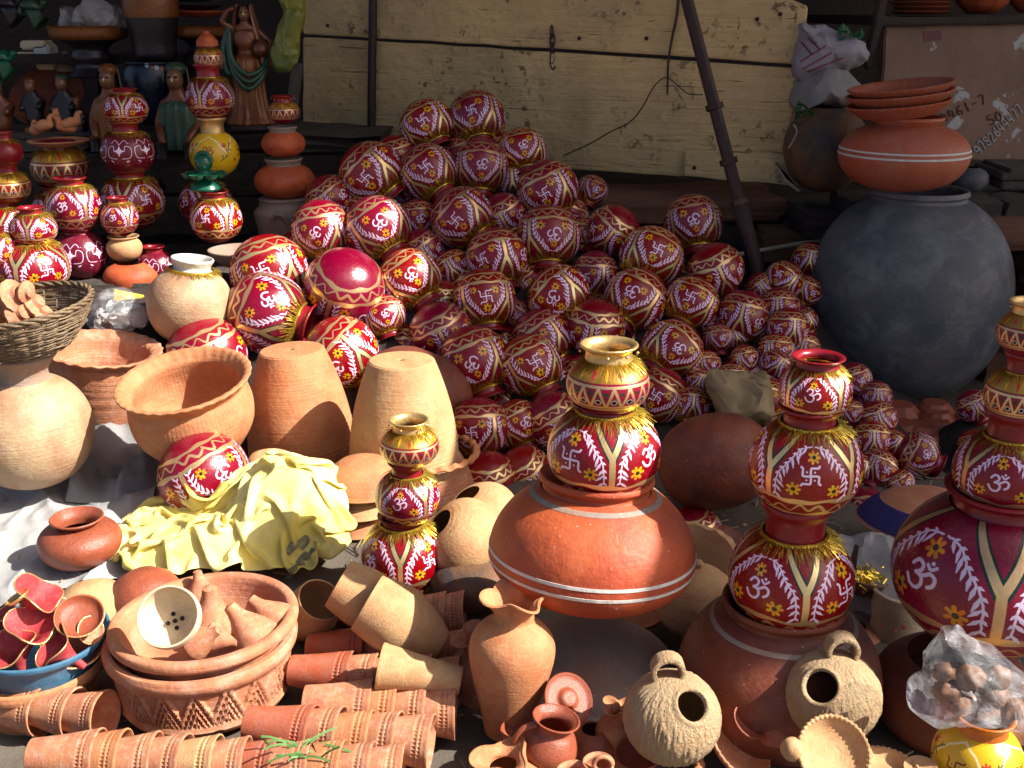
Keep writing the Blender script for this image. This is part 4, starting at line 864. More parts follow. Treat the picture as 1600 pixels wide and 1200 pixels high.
def leaves(label, px, py, Y, n, s, seed):
    rn = random.Random(seed); o = at(px, py, Y); t = thing('leafy_sprig', label, 'leaves', o)
    for i in range(n):
        L = s * rn.uniform(.6, 1.3); me = grid('leaf', 4, 6, lambda u, v: ((u - .5) * L * .7 * math.sin(math.pi * min(1, v * .95 + .05)) , .15 * L * math.sin(v * 3) + abs(u - .5) * L * .3, v * L))
        part('leaf', me, M['leaf'], t, loc=(rn.uniform(-s, s), rn.uniform(-s, s) * .5, rn.uniform(-s, s) * .4), M=Matrix.Rotation(rn.uniform(0, 6.28), 3, 'Z') @ Matrix.Rotation(rn.uniform(-2, 2), 3, 'X'))
leaves('green leaves stuck on top of the white sack', 1328, 55, 3.15, 8, .03, 1); leaves('wilted green leaves by the dark smoked pot', 1252, 178, 3.05, 8, .028, 2)
tag(part('dry_stem', tube('st', catmull([tuple(at(x, y, 3.02)) for x, y in ((1240, 195), (1245, 205), (1238, 222), (1232, 232))], 4), .0025, 5), M['wood'], None), 'thin dry stem hanging below the wilted leaves', 'stem')
# painted cabinet panel with handwriting
CN = Vector((-.25, 1, 0)).normalized(); CP0 = at(1500, 140, 3.35)
def onc(px, py, off=0.): return plane_hit(px, py, CP0 - CN * off, CN)
cb = thing('cabinet', 'brown painted cabinet with peeling patches and handwritten numbers', 'cabinet')
part('panel', slab_poly('panel', [onc(1384, 42), onc(1700, 36), onc(1700, 252), onc(1505, 250), onc(1372, 250)], .04, CN), M['cab'], cb)
part('top_board', slab_poly('top', [onc(1368, 25, .03), onc(1700, 22, .03), onc(1700, 36, .03), onc(1380, 40, .03)], .45, CN), M['stone'], cb)
part('side_batten', slab_poly('batt', [onc(1382, -30, .04), onc(1396, -30, .04), onc(1375, 60, .04), onc(1358, 110, .04), onc(1352, 100, .04)], .02, CN), M['stone'], cb)
part('red_patch', slab_poly('patch', [onc(1443, 49, .003), onc(1470, 49, .003), onc(1474, 62, .003), onc(1445, 66, .003)], .002, CN, bev=.0005), plain('faded_red_label', (.14, .025, .03), .6), cb)
DIG = {'9': [[(.9, .8), (.5, 1), (.1, .8), (.2, .5), (.6, .45), (.9, .7), (.85, .3), (.5, 0)]], '7': [[(.1, 1), (.9, 1), (.4, 0)]], '8': [[(.5, .55), (.1, .8), (.5, 1), (.9, .8), (.5, .55), (.1, .25), (.5, 0), (.9, .25), (.5, .55)]],
       '2': [[(.1, .8), (.5, 1), (.85, .75), (.5, .4), (.1, 0), (.9, 0)]], '6': [[(.8, 1), (.3, .7), (.1, .3), (.5, 0), (.85, .25), (.5, .5), (.15, .3)]], '4': [[(.3, 1), (.1, .4), (.9, .4)], [(.7, .8), (.65, 0)]],
       '1': [[(.5, 1), (.5, 0)]], '5': [[(.85, 1), (.2, 1), (.15, .6), (.6, .6), (.85, .3), (.5, 0), (.1, .1)]], '0': [[(.5, 1), (.1, .6), (.2, .1), (.5, 0), (.85, .4), (.8, .85), (.5, 1)]], '-': [[(.1, .5), (.8, .5)]], ' ': [],
       'H': [[(.1, 1), (.1, 0)], [(.9, 1), (.9, 0)], [(.1, .5), (.9, .5)]], 'I': [[(.5, 1), (.5, 0)]], 'S': [[(.9, .9), (.5, 1), (.1, .75), (.5, .5), (.9, .25), (.5, 0), (.1, .1)]]}
def scrawl(s, x0, y0, x1, y1, h, mat, r, name='handwriting'):
    L = []; n = len(s); dx, dy = (x1 - x0) / n, (y1 - y0) / n; q = math.hypot(dx, dy); ux, uy = dx / q, dy / q
    for i, chh in enumerate(s):
        for st_ in DIG.get(chh, []):
            pp = []
            for a, b in st_: pp.append(tuple(onc(x0 + dx * i + ux * a * q * .8 + uy * b * h, y0 + dy * i + uy * a * q * .8 - ux * b * h, .002)))
            L.append((tube('s', catmull(pp, 3), r, 4), Matrix.Identity(4)))
    part(name, join_meshes('hw', L), mat, cb)
chalk = plain('chalk_white', (.5, .5, .5), .9); rust = plain('rusty_paint_writing', (.16, .035, .02), .8)
scrawl('9782644477', 1530, 243, 1602, 172, 15, chalk, .0022); scrawl('4461-7', 1474, 192, 1545, 160, 15, rust, .002); scrawl('50', 1548, 196, 1570, 184, 14, rust, .002)
for i in range(5): lathe_thing('clay_plate', 'dark red plate, %s from the top of the pile on the cabinet' % ORD[i + 1], 'plate', 1437 + (i % 2) * 3, -6 + i * 7, 3.5, 96 - i * 2, TRAY, 'brown', group='plates piled on the cabinet')
lathe_thing('clay_bowl', 'dark red bowl with bosses standing on the cabinet', 'bowl', 1535, 4, 3.5, 86, closed([(.001, 0), (.5, .02), (.85, .35), (1, .75)], .08), 'redclay', disp=lambda t, v, r, z: (.05 * max(0, math.sin(9 * t)) ** 3 * r, 0))
lathe_thing('clay_bowl', 'dark red bowl at the right end of the cabinet top', 'bowl', 1612, 6, 3.5, 70, closed([(.001, 0), (.5, .02), (.85, .35), (1, .75)], .08), 'redclay')
lathe_thing('clay_pot', 'small glossy black pot in the gap under the cabinet', 'pot', 1515, 282, 3.2, 56, ell(.8, .7, .4), 'black')
for i, (x, y, w) in enumerate(((1572, 268, 60), (1590, 262, 70), (1580, 282, 76))):
    p = at(x, y, 3.25); tag(part('stone_slab', box_mesh('sl', sc(p, w), .2, .022, .004, .002, i), M['stoneg'], None, loc=p), 'thin grey slab, %s of the slabs under the right end of the cabinet' % ['middle', 'top', 'lowest'][i], 'slab', 'thin slabs')
rw = thing('stone_wall', 'rough grey cracked stone wall behind the huge black pot at right', 'wall')
zt = at(1590, 300, 3.15).z
stones(rw, .95, 2.3, 0, zt, 3.1, 3, .26, .2, ['stoneg', 'stone', 'stoneg'], 33)
rod('white_stick', 'pale thin stick lying across behind the slanting rod', at(1140, 400, 3.0), at(1300, 372, 3.05), .006, 'wood', 'stick')
# small clay bowls upside down beside the black pot
FB = [(1, 0), (1.0, .05), (.60, .50), (.54, .54), (.001, .55)]
for i, (x, y, w) in enumerate(((1408, 668, 66), (1406, 640, 64), (1462, 664, 62), (1463, 650, 62), (1460, 636, 58), (1495, 706, 60), (1496, 694, 58), (1494, 682, 58), (1442, 686, 70), (1440, 672, 72), (1520, 655, 60), (1540, 640, 56), (1502, 720, 62))):
    Y = heapY(y, 2.40, .02, .25)
    lathe_thing('clay_bowl', 'small upturned plum clay bowl by the black pot, %s' % ['left pile bottom', 'left pile top', 'middle pile bottom', 'middle pile centre', 'middle pile top', 'right pile third from top', 'right pile second from top', 'right pile top', 'front pile lower', 'front pile upper in light', 'behind the right pile', 'farthest right', 'right pile lowest'][i], 'bowl', x, y, Y, w * 1.15, FB, 'brown', group='upturned bowls by the black pot', seg=10, sharp=20)
crumple('jute_sack', 'khaki jute sack bunched among the small red pots', 'sack', [(1115, 600), (1130, 580), (1160, 575), (1195, 580), (1200, 620), (1192, 655), (1150, 662), (1112, 650)], 2.42, .09, 'jute', .04, 9, 4, 50, 16, 110)
# striped dish, bucket, cloth
rp = catmull([(.001, .5), (.3, .48), (.6, .38), (.85, .2), (1, 0)], 5)
lathe_thing('clay_dish', 'big orange clay dish upside down with a dark blue stripe', 'dish', 1462, 796, 1.85, 236, rp, 'terra', ax=(6, .22), parts=[('blue_stripe', band([(r, z) for r, z in reversed(rp)], .04, .30, .01), 'bluestripe')])
crumple('grey_cloth', 'crumpled grey brown cloth below the striped dish', 'cloth', [(1310, 850), (1370, 840), (1430, 870), (1420, 930), (1370, 950), (1330, 990), (1300, 940)], 1.72, .1, 'clothG', .02, 12, 7)
t = lathe_thing('paint_bucket', 'white plastic bucket with pink marks behind the big painted pot', 'bucket', 1405, 955, 1.62, 96, closed([(.001, 0), (.78, 0), (.8, .02), (.95, 1.6), (1.02, 1.62), (1.02, 1.7), (.96, 1.72)], .04), 'cream', ax=(3, .33), u0=.75)
part('pink_mark', blob('pm', .09, 2, .5, 2, 2, (1, .25, 1)), plain('pink_print', (.5, .08, .12), .6), t, loc=(-.1, -.86, .8)); part('pink_mark', blob('pm', .06, 5, .5, 2, 2, (1, .25, 1)), bpy.data.materials['pink_print'], t, loc=(-.35, -.82, .6))
DISH = closed(catmull([(.001, 0), (.4, .03), (.8, .3), (1, .62)], 4), .07)
lathe_thing('clay_dish', 'dark small bowl holding gold tinsel and a blade', 'bowl', 1338, 912, 1.66, 92, DISH, 'smoke', ax=(12, .15))
rn = random.Random(4); v, f = [], []; o = at(1345, 905, 1.65)
for i in range(260):
    p = Vector((rn.gauss(0, .016), rn.gauss(0, .014), rn.uniform(-.008, .014))); d = Vector((rn.uniform(-1, 1), rn.uniform(-1, 1), rn.uniform(-.3, 1))).normalized() * .012; w = d.orthogonal().normalized() * .0012; b = len(v)
    v += [p - w, p + w, p + d + w, p + d - w]; f.append((b, b + 1, b + 2, b + 3))
tag(part('gold_tinsel', mesh('tin', v, f, smooth=False), M['tinsel'], None, loc=o), 'loose gold tinsel heaped in the dark small bowl', 'tinsel', kind='stuff')
tag(part('knife_blade', slab_poly('kb', [at(1325, 895, 1.62), at(1336, 850, 1.62), at(1342, 853, 1.62), at(1340, 885, 1.62), at(1332, 900, 1.62)], .002, Vector((0, 1, 0)), .0005), plain('steel', (.6, .6, .62), .25, 1), None), 'pale pointed blade sticking up from the tinsel bowl', 'blade')
# ================================================================ middle ground, plain clay
lathe_thing('clay_pot', 'plum brown squat pot lying between the centre and right stacks', 'pot', 1118, 722, 2.05, 184, ell(.8, .8, .3, p=.8), 'brown2', ax=(-8, -.25))
def slabarc(u, v):      # broken wall piece of a big jar
    a = 2.0 - 2.0 * u; r = .088; z = .10 * v * (1 - .1 * u) + (.008 * noise.noise(Vector((u * 9, v * 9, 1)))) * v
    return (r * math.cos(a) * (1 + .2 * v), r * math.sin(a) * (1 + .2 * v), z)
p = at(1062, 868, 1.72); p.z = .01
t = thing('broken_jar_piece', 'broken curved wall of a tan clay jar behind the money box', 'broken jar', p, Matrix.Rotation(-.1, 3, 'Z'))
def shell(fn, nu, nv, th):
    v, f = [], []; P = [[Vector(fn(i / nu, j / nv)) for i in range(nu + 1)] for j in range(nv + 1)]
    for side in (0, 1):
        for j in range(nv + 1):
            for i in range(nu + 1):
                c = P[j][i]; du = P[j][min(i + 1, nu)] - P[j][max(i - 1, 0)]; dv = P[min(j + 1, nv)][i] - P[max(j - 1, 0)][i]; n = du.cross(dv).normalized(); v.append(c + n * th * side)
    W = nu + 1; S = W * (nv + 1)
    for j in range(nv):
        for i in range(nu):
            a = j * W + i; f.append((a, a + 1, a + W + 1, a + W)); f.append((S + a + W, S + a + W + 1, S + a + 1, S + a))
    for i in range(nu): f.append((i + 1, i, S + i, S + i + 1)); a = nv * W + i; f.append((a, a + 1, S + a + 1, S + a))
    for j in range(nv): a = j * W; f.append((a, a + W, S + a + W, S + a)); a = j * W + nu; f.append((a + W, a, S + a, S + a + W))
    return mesh('shell', v, f, sharp=35)
part('wall_piece', shell(slabarc, 30, 14, .014), M['tan'], t)
t = lathe_thing('money_box', 'round beige clay money box with a knob and coin slot', 'money box', 1088, 935, 1.6, 128, ell(.85, .95, .1, p=.95), 'tan', zc=.95, u0=.75, disp=lambda t, v, r, z: (.008 * math.sin(z * 60) * (r > .2) + .006 * math.sin(z * 19 + t), 0), parts=[('knob', catmull([(.14, 1.72), (.10, 1.82), (.13, 1.9), (.08, 1.98), (.001, 2.0)], 3), 'tan')])
part('coin_slot', box_mesh('cs', .2, .05, .03, .005), M['dark'], t, loc=(.36, -.46, 1.47), M=Matrix.Rotation(.5, 3, 'Y'))  # slot is a near-black bar, its inner shade put into the colour
lathe_thing('clay_pot', 'brown pot half hidden right of the plum brown pot, in shade', 'pot', 1330, 1020, 1.62, 120, ell(.85, .8, .3), 'terra')
# tan vessels between small stack and centre stack
SQ = ell(.75, .75, .35, p=.75)
lathe_thing('clay_pot', 'tan clay pot lying on its side, upper of two by the small ornate stack', 'pot', 752, 808, 1.86, 122, SQ, 'tan', ax=(-30, .35))
lathe_thing('clay_pot', 'tan clay pot lying on its side with a dented base, lower of two', 'pot', 722, 842, 1.76, 132, SQ, 'tan', ax=(-50, .45))
lathe_thing('clay_pot', 'brown shaded pot below the two lying tan pots', 'pot', 745, 905, 1.72, 150, ell(.6, .55, .4), 'smoke')
# stack of upturned bowls
rings = lambda n, a: (lambda t, v, r, z: (a * (math.sin(n * t) > 0), 0))
BOW = [(.001, .62), (.25, .61), (.6, .52), (.88, .32), (.97, .12), (1.0, .06), (1.03, .03), (1.0, 0), (.93, .02)]
for i, (x, y, w) in enumerate(((562, 826, 116), (558, 797, 122), (560, 768, 128), (568, 738, 132))):
    lathe_thing('clay_bowl', 'tan ridged bowl turned upside down, %s of the stack by the yellow sack' % ['lowest', 'second lowest', 'second from top', 'topmost'][i], 'bowl', x, y, 2.02, w, [(r, z * 1.15) for r, z in BOW], 'orange' if i % 2 else 'tan', group='upturned ridged bowls', disp=lambda t, v, r, z: ((.012 * math.sin(60 * t)) if z < .12 else 0, 0), seg=120)
# planters
PL = [(.001, 0), (.52, 0), (.60, .10), (.78, .75), (.90, 1.30), (.97, 1.72), (1.0, 1.86), (1.03, 1.92), (1.03, 1.98), (.97, 2.0), (.93, 1.9), (.85, 1.3), (.7, .6), (.5, .1), (.001, .08)]
def pl_disp(t, v, r, z):
    return ((.008 * math.sin(z * 90) if .9 < z < 1.7 and r > .7 else 0) + (.03 * math.sin(16 * t) if z > 1.84 else 0), 0)
PL2 = [(r, z * .78) for r, z in catmull(PL, 3)]
def planter(label, px, py, Y, w, prof, mat, ax, disp, extra=()): return lathe_thing('flower_pot', label, 'flower pot', px, py, Y, w, prof, mat, ax=ax, disp=disp, seg=96, parts=list(extra))
INV = catmull([(1, 0), (.99, .12), (.97, .4), (.93, .8), (.84, 1.25), (.71, 1.68), (.60, 1.98), (.57, 2.03), (.5, 2.05), (.08, 2.05), (.06, 2.0)], 11)
def inv_disp(t, v, r, z): return ((.006 * math.sin(z * 85) if .08 < z < .75 else 0) + (.004 * math.sin(70 * t) * (math.sin(z * 42) > 0) if .15 < z < .6 else 0), 0)
lathe_thing('flower_pot', 'tall upturned orange flower pot left of the painted pots, sunlit base up', 'flower pot', 465, 630, 2.36, 172, INV, 'orange', ax=(-3, .30), disp=inv_disp, seg=140)
t = lathe_thing('flower_pot', 'tall upturned tan flower pot behind the small ornate stack', 'flower pot', 630, 648, 2.2, 176, INV, 'tan', ax=(0, .30), disp=inv_disp, seg=140)
for x, y, Y, k in ((444, 549, 2.3, 0), (617, 564, 2.14, 1)): pass
lathe_thing('flower_pot', 'upturned terracotta flower pot with wavy rim under the tan one', 'flower pot', 660, 742, 2.2, 170, [(r, z * .6) for r, z in INV], 'terra', disp=lambda t, v, r, z: (.0 + .02 * math.sin(22 * t) * (z < .05) + .006 * math.sin(z * 90), 0), seg=120)
lathe_thing('wavy_ring', 'wavy clay rim showing below the tall tan flower pot', 'flower pot rim', 668, 706, 2.19, 150, catmull([(.98, -.06), (1.08, -.04), (1.1, .02), (1.0, .06), (.95, .0)], 3), 'orange', disp=lambda t, v, r, z: (.012 * math.sin(22 * t), .03 * math.sin(22 * t)), seg=180)
lathe_thing('clay_pot', 'dusty plum pot behind the upturned tan flower pot', 'pot', 655, 606, 2.5, 100 * 1.7, ell(.7, .7, .3, p=.8), 'brown2', ax=(20, 0))
ruf = lambda n, a, zc: (lambda t, v, r, z: ((a * math.sin(n * t) + (.006 * math.sin(z * 90) if .45 < z < 1.2 else 0), a * .6 * math.cos(n * t) if z > zc else 0) if z > zc else ((.006 * math.sin(z * 90) + .004 * math.sin(90 * t)) if .5 < z < 1.05 else 0, 0)))
FP = catmull([(.001, 0), (.48, 0), (.56, .1), (.72, .5), (.83, .95), (.87, 1.22), (.86, 1.3), (.92, 1.36), (1.0, 1.42), (1.01, 1.46), (.95, 1.46), (.8, 1.36), (.76, 1.1), (.6, .4), (.4, .08), (.001, .06)], 9)
lathe_thing('flower_pot', 'terracotta flower pot with crimped rim behind the big beige pot', 'flower pot', 158, 604, 2.46, 178, FP, 'terra', ax=(8, .33), disp=ruf(26, .011, 1.36), seg=200)
RP = catmull([(.001, 0), (.45, 0), (.62, .12), (.86, .45), (.93, .75), (.9, 1.02), (.86, 1.12), (.92, 1.2), (1.0, 1.28), (1.0, 1.32), (.92, 1.31), (.82, 1.2), (.8, 1.1), (.86, .8), (.78, .4), (.4, .08), (.001, .07)], 4)
lathe_thing('flower_pot', 'wide open sunlit flower pot with crimped rim behind the yellow sack', 'flower pot', 302, 650, 2.18, 206, RP, 'orange', ax=(-6, .50), disp=ruf(34, .005, 1.22), seg=240)
# big beige pot, basket and wares at left
bp = ell(.95, .95, .42, p=.85)
lathe_thing('clay_pot', 'large beige round pot at the left edge, sunlit, carrying the basket', 'pot', 47, 672, 2.13, 190, bp, 'beige', zc=.95, seg=72, parts=[('neck', rimp(.42, bp[-1][1], .4, .16), 'grey')])
bk = thing('wicker_basket', 'dark wicker basket of clay pieces on the beige pot', 'basket', at(45, 545, 2.13) - Vector((0, 0, 0)), orient(axis_cam(-5, .38)), sc(at(45, 545, 2.13), 218) / 2)
bpts = lambda z: .50 + .50 * min(1, (z / .62)) ** .6
for k in range(34):
    z = .01 + .62 * k / 33; rr = bpts(z); ph = random.uniform(0, 6)
    part('woven_ring', tube('wr', [((rr + .018 * math.sin(a * 14 + (k % 2) * math.pi)) * math.cos(a), (rr + .018 * math.sin(a * 14 + (k % 2) * math.pi)) * math.sin(a), z + .012 * math.sin(3 * a + ph)) for a in [j * 2 * math.pi / 84 for j in range(84)]], .0125, 5, True), M['wickA'], bk)
for k in range(28):
    a = k * 2 * math.pi / 28; part('stake', tube('sk', [(bpts(z) * math.cos(a), bpts(z) * math.sin(a), z) for z in (0, .15, .3, .45, .62, .68)], .014, 5), M['wickA'], bk)
for k in range(3): part('rim_strand', tube('rs', [((1.0 + .03 * math.sin(a * 12 + k * 2.1)) * math.cos(a), (1.0 + .03 * math.sin(a * 12 + k * 2.1)) * math.sin(a), .66 + .03 * math.cos(a * 12 + k * 2.1)) for a in [j * 2 * math.pi / 90 for j in range(90)]], .022, 6, True), M['wickA'], bk)
part('woven_bottom', lathe('wb', [(.001, .02), (.5, .02), (.52, .04), (.001, .05)], 40), M['wickA'], bk)
for i, (x, y, w, a, tl) in enumerate(((20, 455, 54, 70, .4), (52, 468, 50, 60, .2), (0, 470, 60, 110, .3), (30, 480, 56, 85, .5), (66, 482, 40, 40, .4), (8, 446, 40, 20, .3), (40, 448, 36, 100, .3))):
    lathe_thing('clay_toy', 'small stamped terracotta piece in the basket, %s' % ['back left', 'right middle', 'left edge', 'front middle', 'rightmost', 'topmost left', 'topmost right'][i], 'clay piece', x, y + 8, 2.10 + .02 * (i % 3), w, [(.001, 0), (.5, 0), (.7, .3), (.95, .5), (1, .75), (.9, .8), (.5, .95), (.4, 1.2), (.001, 1.25)], 'terra', ax=(a, tl), group='terracotta pieces in the basket', seg=28, disp=lambda t, v, r, z: (.03 * math.sin(12 * t) * (r > .8), 0))
wp = ell(1.0, .9, .44, p=.85)
t = lathe_thing('clay_pot', 'off-white round pot with gold fringed neck, half sunlit', 'pot', 297, 474, 2.62, 130, wp, 'beige', ax=(8, .28), zc=1., parts=[('rim', rimp(.44, wp[-1][1], .24, .06), 'white')])
part('tinsel_fringe', fringe_mesh(.95, 1, L0=.12), M['tinsel'], t, loc=(0, 0, wp[-1][1] - 1.78), s=(1.02, 1.02, 1))
crumple('plastic_bag', 'clear plastic bag of glittering wares behind the crimped flower pot', 'plastic bag', [(140, 480), (165, 460), (200, 462), (228, 478), (232, 508), (180, 515), (140, 505)], 2.62, .06, 'plastic', .02, 16, 3)
crumple('wrapped_ware', 'pale foil wrapped wares inside the clear plastic bag', 'wares', [(150, 485), (180, 470), (215, 480), (220, 500), (180, 508), (150, 500)], 2.62, .04, 'clothW', .03, 22, 9)
tag(part('yellow_box', box_mesh('yb', .09, .05, .02, .002), plain('yellow_card', (.55, .42, .05), .5), None, loc=at(205, 466, 2.78), M=Matrix.Rotation(.35, 3, 'Z') @ Matrix.Rotation(.3, 3, 'Y')), 'thin yellow box edge sticking up behind the plastic bag', 'box')
# ================================================================ cloths and the yellow sack
def cloth(name, label, px_corners, zfn, mat, nu=70, nv=70, cat='cloth'):
    A = [onz(x, y, 0) for x, y in px_corners]
    def fn(u, v):
        p = A[0].lerp(A[1], u).lerp(A[3].lerp(A[2], u), v); e = min(u, 1 - u, v, 1 - v)
        w = noise.noise_vector(Vector((p.x * 4, p.y * 4, 2))) * .04 * (1 - min(1, e * 6)); return (p.x + w.x, p.y + w.y, max(.006, zfn(p.x, p.y, u, v)))
    return tag(part(name, grid(name, nu, nv, fn), M[mat], None), label, cat)
def folds(x, y, a, fr, s=0): return a * (1 - abs(noise.noise(Vector((x * fr, y * fr * .7 + s, s))) * 2)) ** 3 + a * .4 * (1 - abs(noise.noise(Vector((x * fr * 2.3, y * fr * 2, s + 4))) * 2)) ** 2
cloth('ground_sheet', 'white dusty cloth spread on the ground at the left, sunlit', [(-60, 980), (230, 900), (260, 690), (-60, 680)], lambda x, y, u, v: .006 + max(0, folds(x, y, .018, 6, 1)), 'clothW')
cloth('grey_cloth', 'crumpled grey cloth lying between the beige pot and the flower pots', [(90, 790), (300, 800), (330, 660), (110, 665)], lambda x, y, u, v: .012 + max(0, folds(x, y, .06, 6, 5)) * min(1, min(u, 1 - u, v, 1 - v) * 8), 'clothG')
cloth('white_cloth', 'white cloth showing between the planters and the off-white pot', [(225, 640), (400, 640), (420, 560), (215, 560)], lambda x, y, u, v: .01 + max(0, folds(x, y, .05, 7, 9)), 'clothW', 40, 40)
# sack: a woven plastic sheet, crumpled by a small position based cloth solver over what it wraps
def crumpled_sheet(name, nx, ny, h, place, core, inside, steps=70, iters=10, seed=3, stiff=.4):
    """place(u,v)->start point; core(X,Y)->height of what lies below; inside(P) keeps the sheet on its footprint"""
    U, V = np.meshgrid(np.linspace(0, 1, nx), np.linspace(0, 1, ny)); P = place(U, V)
    r = np.random.RandomState(seed); P = P + r.normal(0, h * .25, P.shape); O = P.copy()
    fam = []
    for dx, dy, k in ((1, 0, 1.), (0, 1, 1.), (1, 1, .5), (1, -1, .5), (2, 0, stiff), (0, 2, stiff)):
        L = h * math.hypot(dx, dy)
        a = (slice(0, ny - dy) if dy >= 0 else slice(-dy, ny), slice(0, nx - dx)); b = (slice(dy, ny) if dy >= 0 else slice(0, ny + dy), slice(dx, nx)); fam.append((a, b, L, k))
    for st in range(steps):
        Vv = (P - O) * .80; O = P.copy(); P = P + Vv; P[..., 2] -= .0005
        for it in range(iters):
            C = np.zeros_like(P); W = np.zeros(P.shape[:2] + (1,))
            for a, b, L, k in fam:
                D = P[b] - P[a]; n = np.sqrt((D ** 2).sum(-1, keepdims=True)) + 1e-9; q = D * ((n - L) / n) * .5 * k
                if k <= stiff: q = np.where(n < L * .90, q, 0)
                C[a] += q; C[b] -= q; W[a] += k; W[b] += k
            P = P + C / np.maximum(W, 1e-6) * 1.7
            inside(P); H = core(P[..., 0], P[..., 1]); low = P[..., 2] < H
            P[..., 2] = np.maximum(P[..., 2], H)
        O[low] = P[low] - (P[low] - O[low]) * .1
    v = [tuple(p) for p in P.reshape(-1, 3)]
    f = [(j * nx + i, j * nx + i + 1, (j + 1) * nx + i + 1, (j + 1) * nx + i) for j in range(ny - 1) for i in range(nx - 1)]
    me = mesh(name, v, f, sharp=50)
    o = bpy.data.objects.new('tmp', me); COL.objects.link(o)
    s = o.modifiers.new('th', 'SOLIDIFY'); s.thickness = .0015; s2 = o.modifiers.new('d', 'SUBSURF'); s2.levels = 2; s2.render_levels = 2
    dg = bpy.context.evaluated_depsgraph_get(); m2 = bpy.data.meshes.new_from_object(o.evaluated_get(dg)); m2.name = name; bpy.data.objects.remove(o)
    return m2
def sack_core(X, Y):
    g = lambda cx, cy, rx, ry, H: H * np.exp(-(np.abs((X - cx) / rx) ** 2.6 + np.abs((Y - cy) / ry) ** 2.6))
    pot = .0 * X; d2 = ((X + .585) ** 2 + (Y - 2.05) ** 2) / .09 ** 2; pot = np.where(d2 < 1, .10 + .085 * np.sqrt(np.clip(1 - d2, 0, 1)), 0)
    return .006 + np.maximum(np.maximum(g(-.43, 1.95, .13, .135, .168), g(-.56, 1.86, .15, .08, .08)), np.maximum(g(-.70, 1.95, .07, .10, .05), pot))
def sack_inside(P):
    E = ((-.43, 1.92, .14, .19), (-.57, 1.855, .19, .105), (-.70, 1.95, .08, .14)); X, Y = P[..., 0], P[..., 1]
    D = [np.sqrt(((X - a) / c) ** 2 + ((Y - b) / d) ** 2) for a, b, c, d in E]; m = np.argmin(D, 0)
    for k, (a, b, c, d) in enumerate(E):
        q = (m == k) & (D[k] > 1); s = 1 / np.maximum(D[k], 1); s = 1 + (s - 1) * .5
        P[..., 0] = np.where(q, a + (X - a) * s, P[..., 0]); P[..., 1] = np.where(q, b + (Y - b) * s, P[..., 1])
def sack_place(U, V):
    X = -.76 + .46 * U; Y = 1.78 + .30 * V; Z = .19 + .05 * np.sin(U * 34 + 5 * np.sin(V * 4)) + .03 * np.sin(V * 21 + 6 * U + 2 * np.sin(U * 9)) + .015 * np.sin(U * 60 + V * 40)
    return np.stack([X, Y, Z], -1)
skm = crumpled_sheet('sack', 84, 62, .0086, sack_place, sack_core, sack_inside)
sk = thing('yellow_sack', 'crumpled yellow and white woven plastic sack in bright sun at left centre', 'sack'); part('woven_bag', skm, M['sackY'], sk)
bv = BVHTree.FromPolygons([v.co for v in skm.vertices], [tuple(p.vertices) for p in skm.polygons])
def on_sack(px, py, off=.003):
    d = ray(px, py).normalized(); h = bv.ray_cast(CP, d); return (h[0] - d * off) if h[0] is not None else at(px, py, 1.8)
ink = plain('faded_black_print', (.09, .09, .07), .8, 0, .3, 60, .5, (.3, .28, .12))
def print_on_sack(ch, x0, y0, ux, uy, w, h):
    L = []
    for st_ in DIG[ch]:
        pts = catmull([(x0 + ux * a * w - uy * b * h, y0 + uy * a * w + ux * b * h * -1) for a, b in st_], 5); P = [on_sack(x, y) for x, y in pts]
        v, f = [], []
        for i, p in enumerate(P):
            d = (P[min(i + 1, len(P) - 1)] - P[max(0, i - 1)]).normalized(); s_ = d.cross(cF).normalized() * .0040; v += [p - s_, p, p + s_]
        for i in range(len(P) - 1): f += [(3 * i, 3 * i + 1, 3 * i + 4, 3 * i + 3), (3 * i + 1, 3 * i + 2, 3 * i + 5, 3 * i + 4)]
        L.append((mesh('pr', v, f), Matrix.Identity(4)))
    part('printed_letter', join_meshes('pr', L), ink, sk)
print_on_sack('2', 448, 868, .35, -.94, 26, 30); print_on_sack('H', 438, 912, .55, -.84, 24, 22); print_on_sack('I', 454, 896, .55, -.84, 12, 22); print_on_sack('S', 462, 884, .55, -.84, 22, 22)
t = painted_pot('large pinkish sunlit pot with gold zigzag nestled in the yellow sack', 318, 742, 2.05, 142, (150, -.12), .1, h=.95, fringe=False)
lathe_thing('clay_shard', 'tan clay lid lying between the orange upturned pot and the sack', 'lid', 430, 716, 2.12, 84, [(1, 0), (.9, .2), (.6, .35), (.001, .4)], 'tan', ax=(10, .3), seg=36)
lathe_thing('clay_pot', 'small glossy brown pot with open mouth in front of the sack', 'pot', 125, 848, 1.84, 126, ell(.62, .5, .5, p=.75), 'brown', zc=.55, parts=[('rim', rimp(.48, 1.0, .22, .16), 'brown')])
lathe_thing('clay_bowl', 'tan bowl upside down left of the brown one', 'bowl', 143, 930, 1.66, 118, [(.001, .7), (.35, .66), (.75, .45), (.95, .2), (1, 0)], 'tan', zc=.35)
lathe_thing('clay_bowl', 'brown bowl upside down beside the tan one behind the dish pile', 'bowl', 227, 915, 1.68, 116, [(.001, .85), (.4, .8), (.78, .55), (.96, .25), (1, 0)], 'brown', zc=.42)
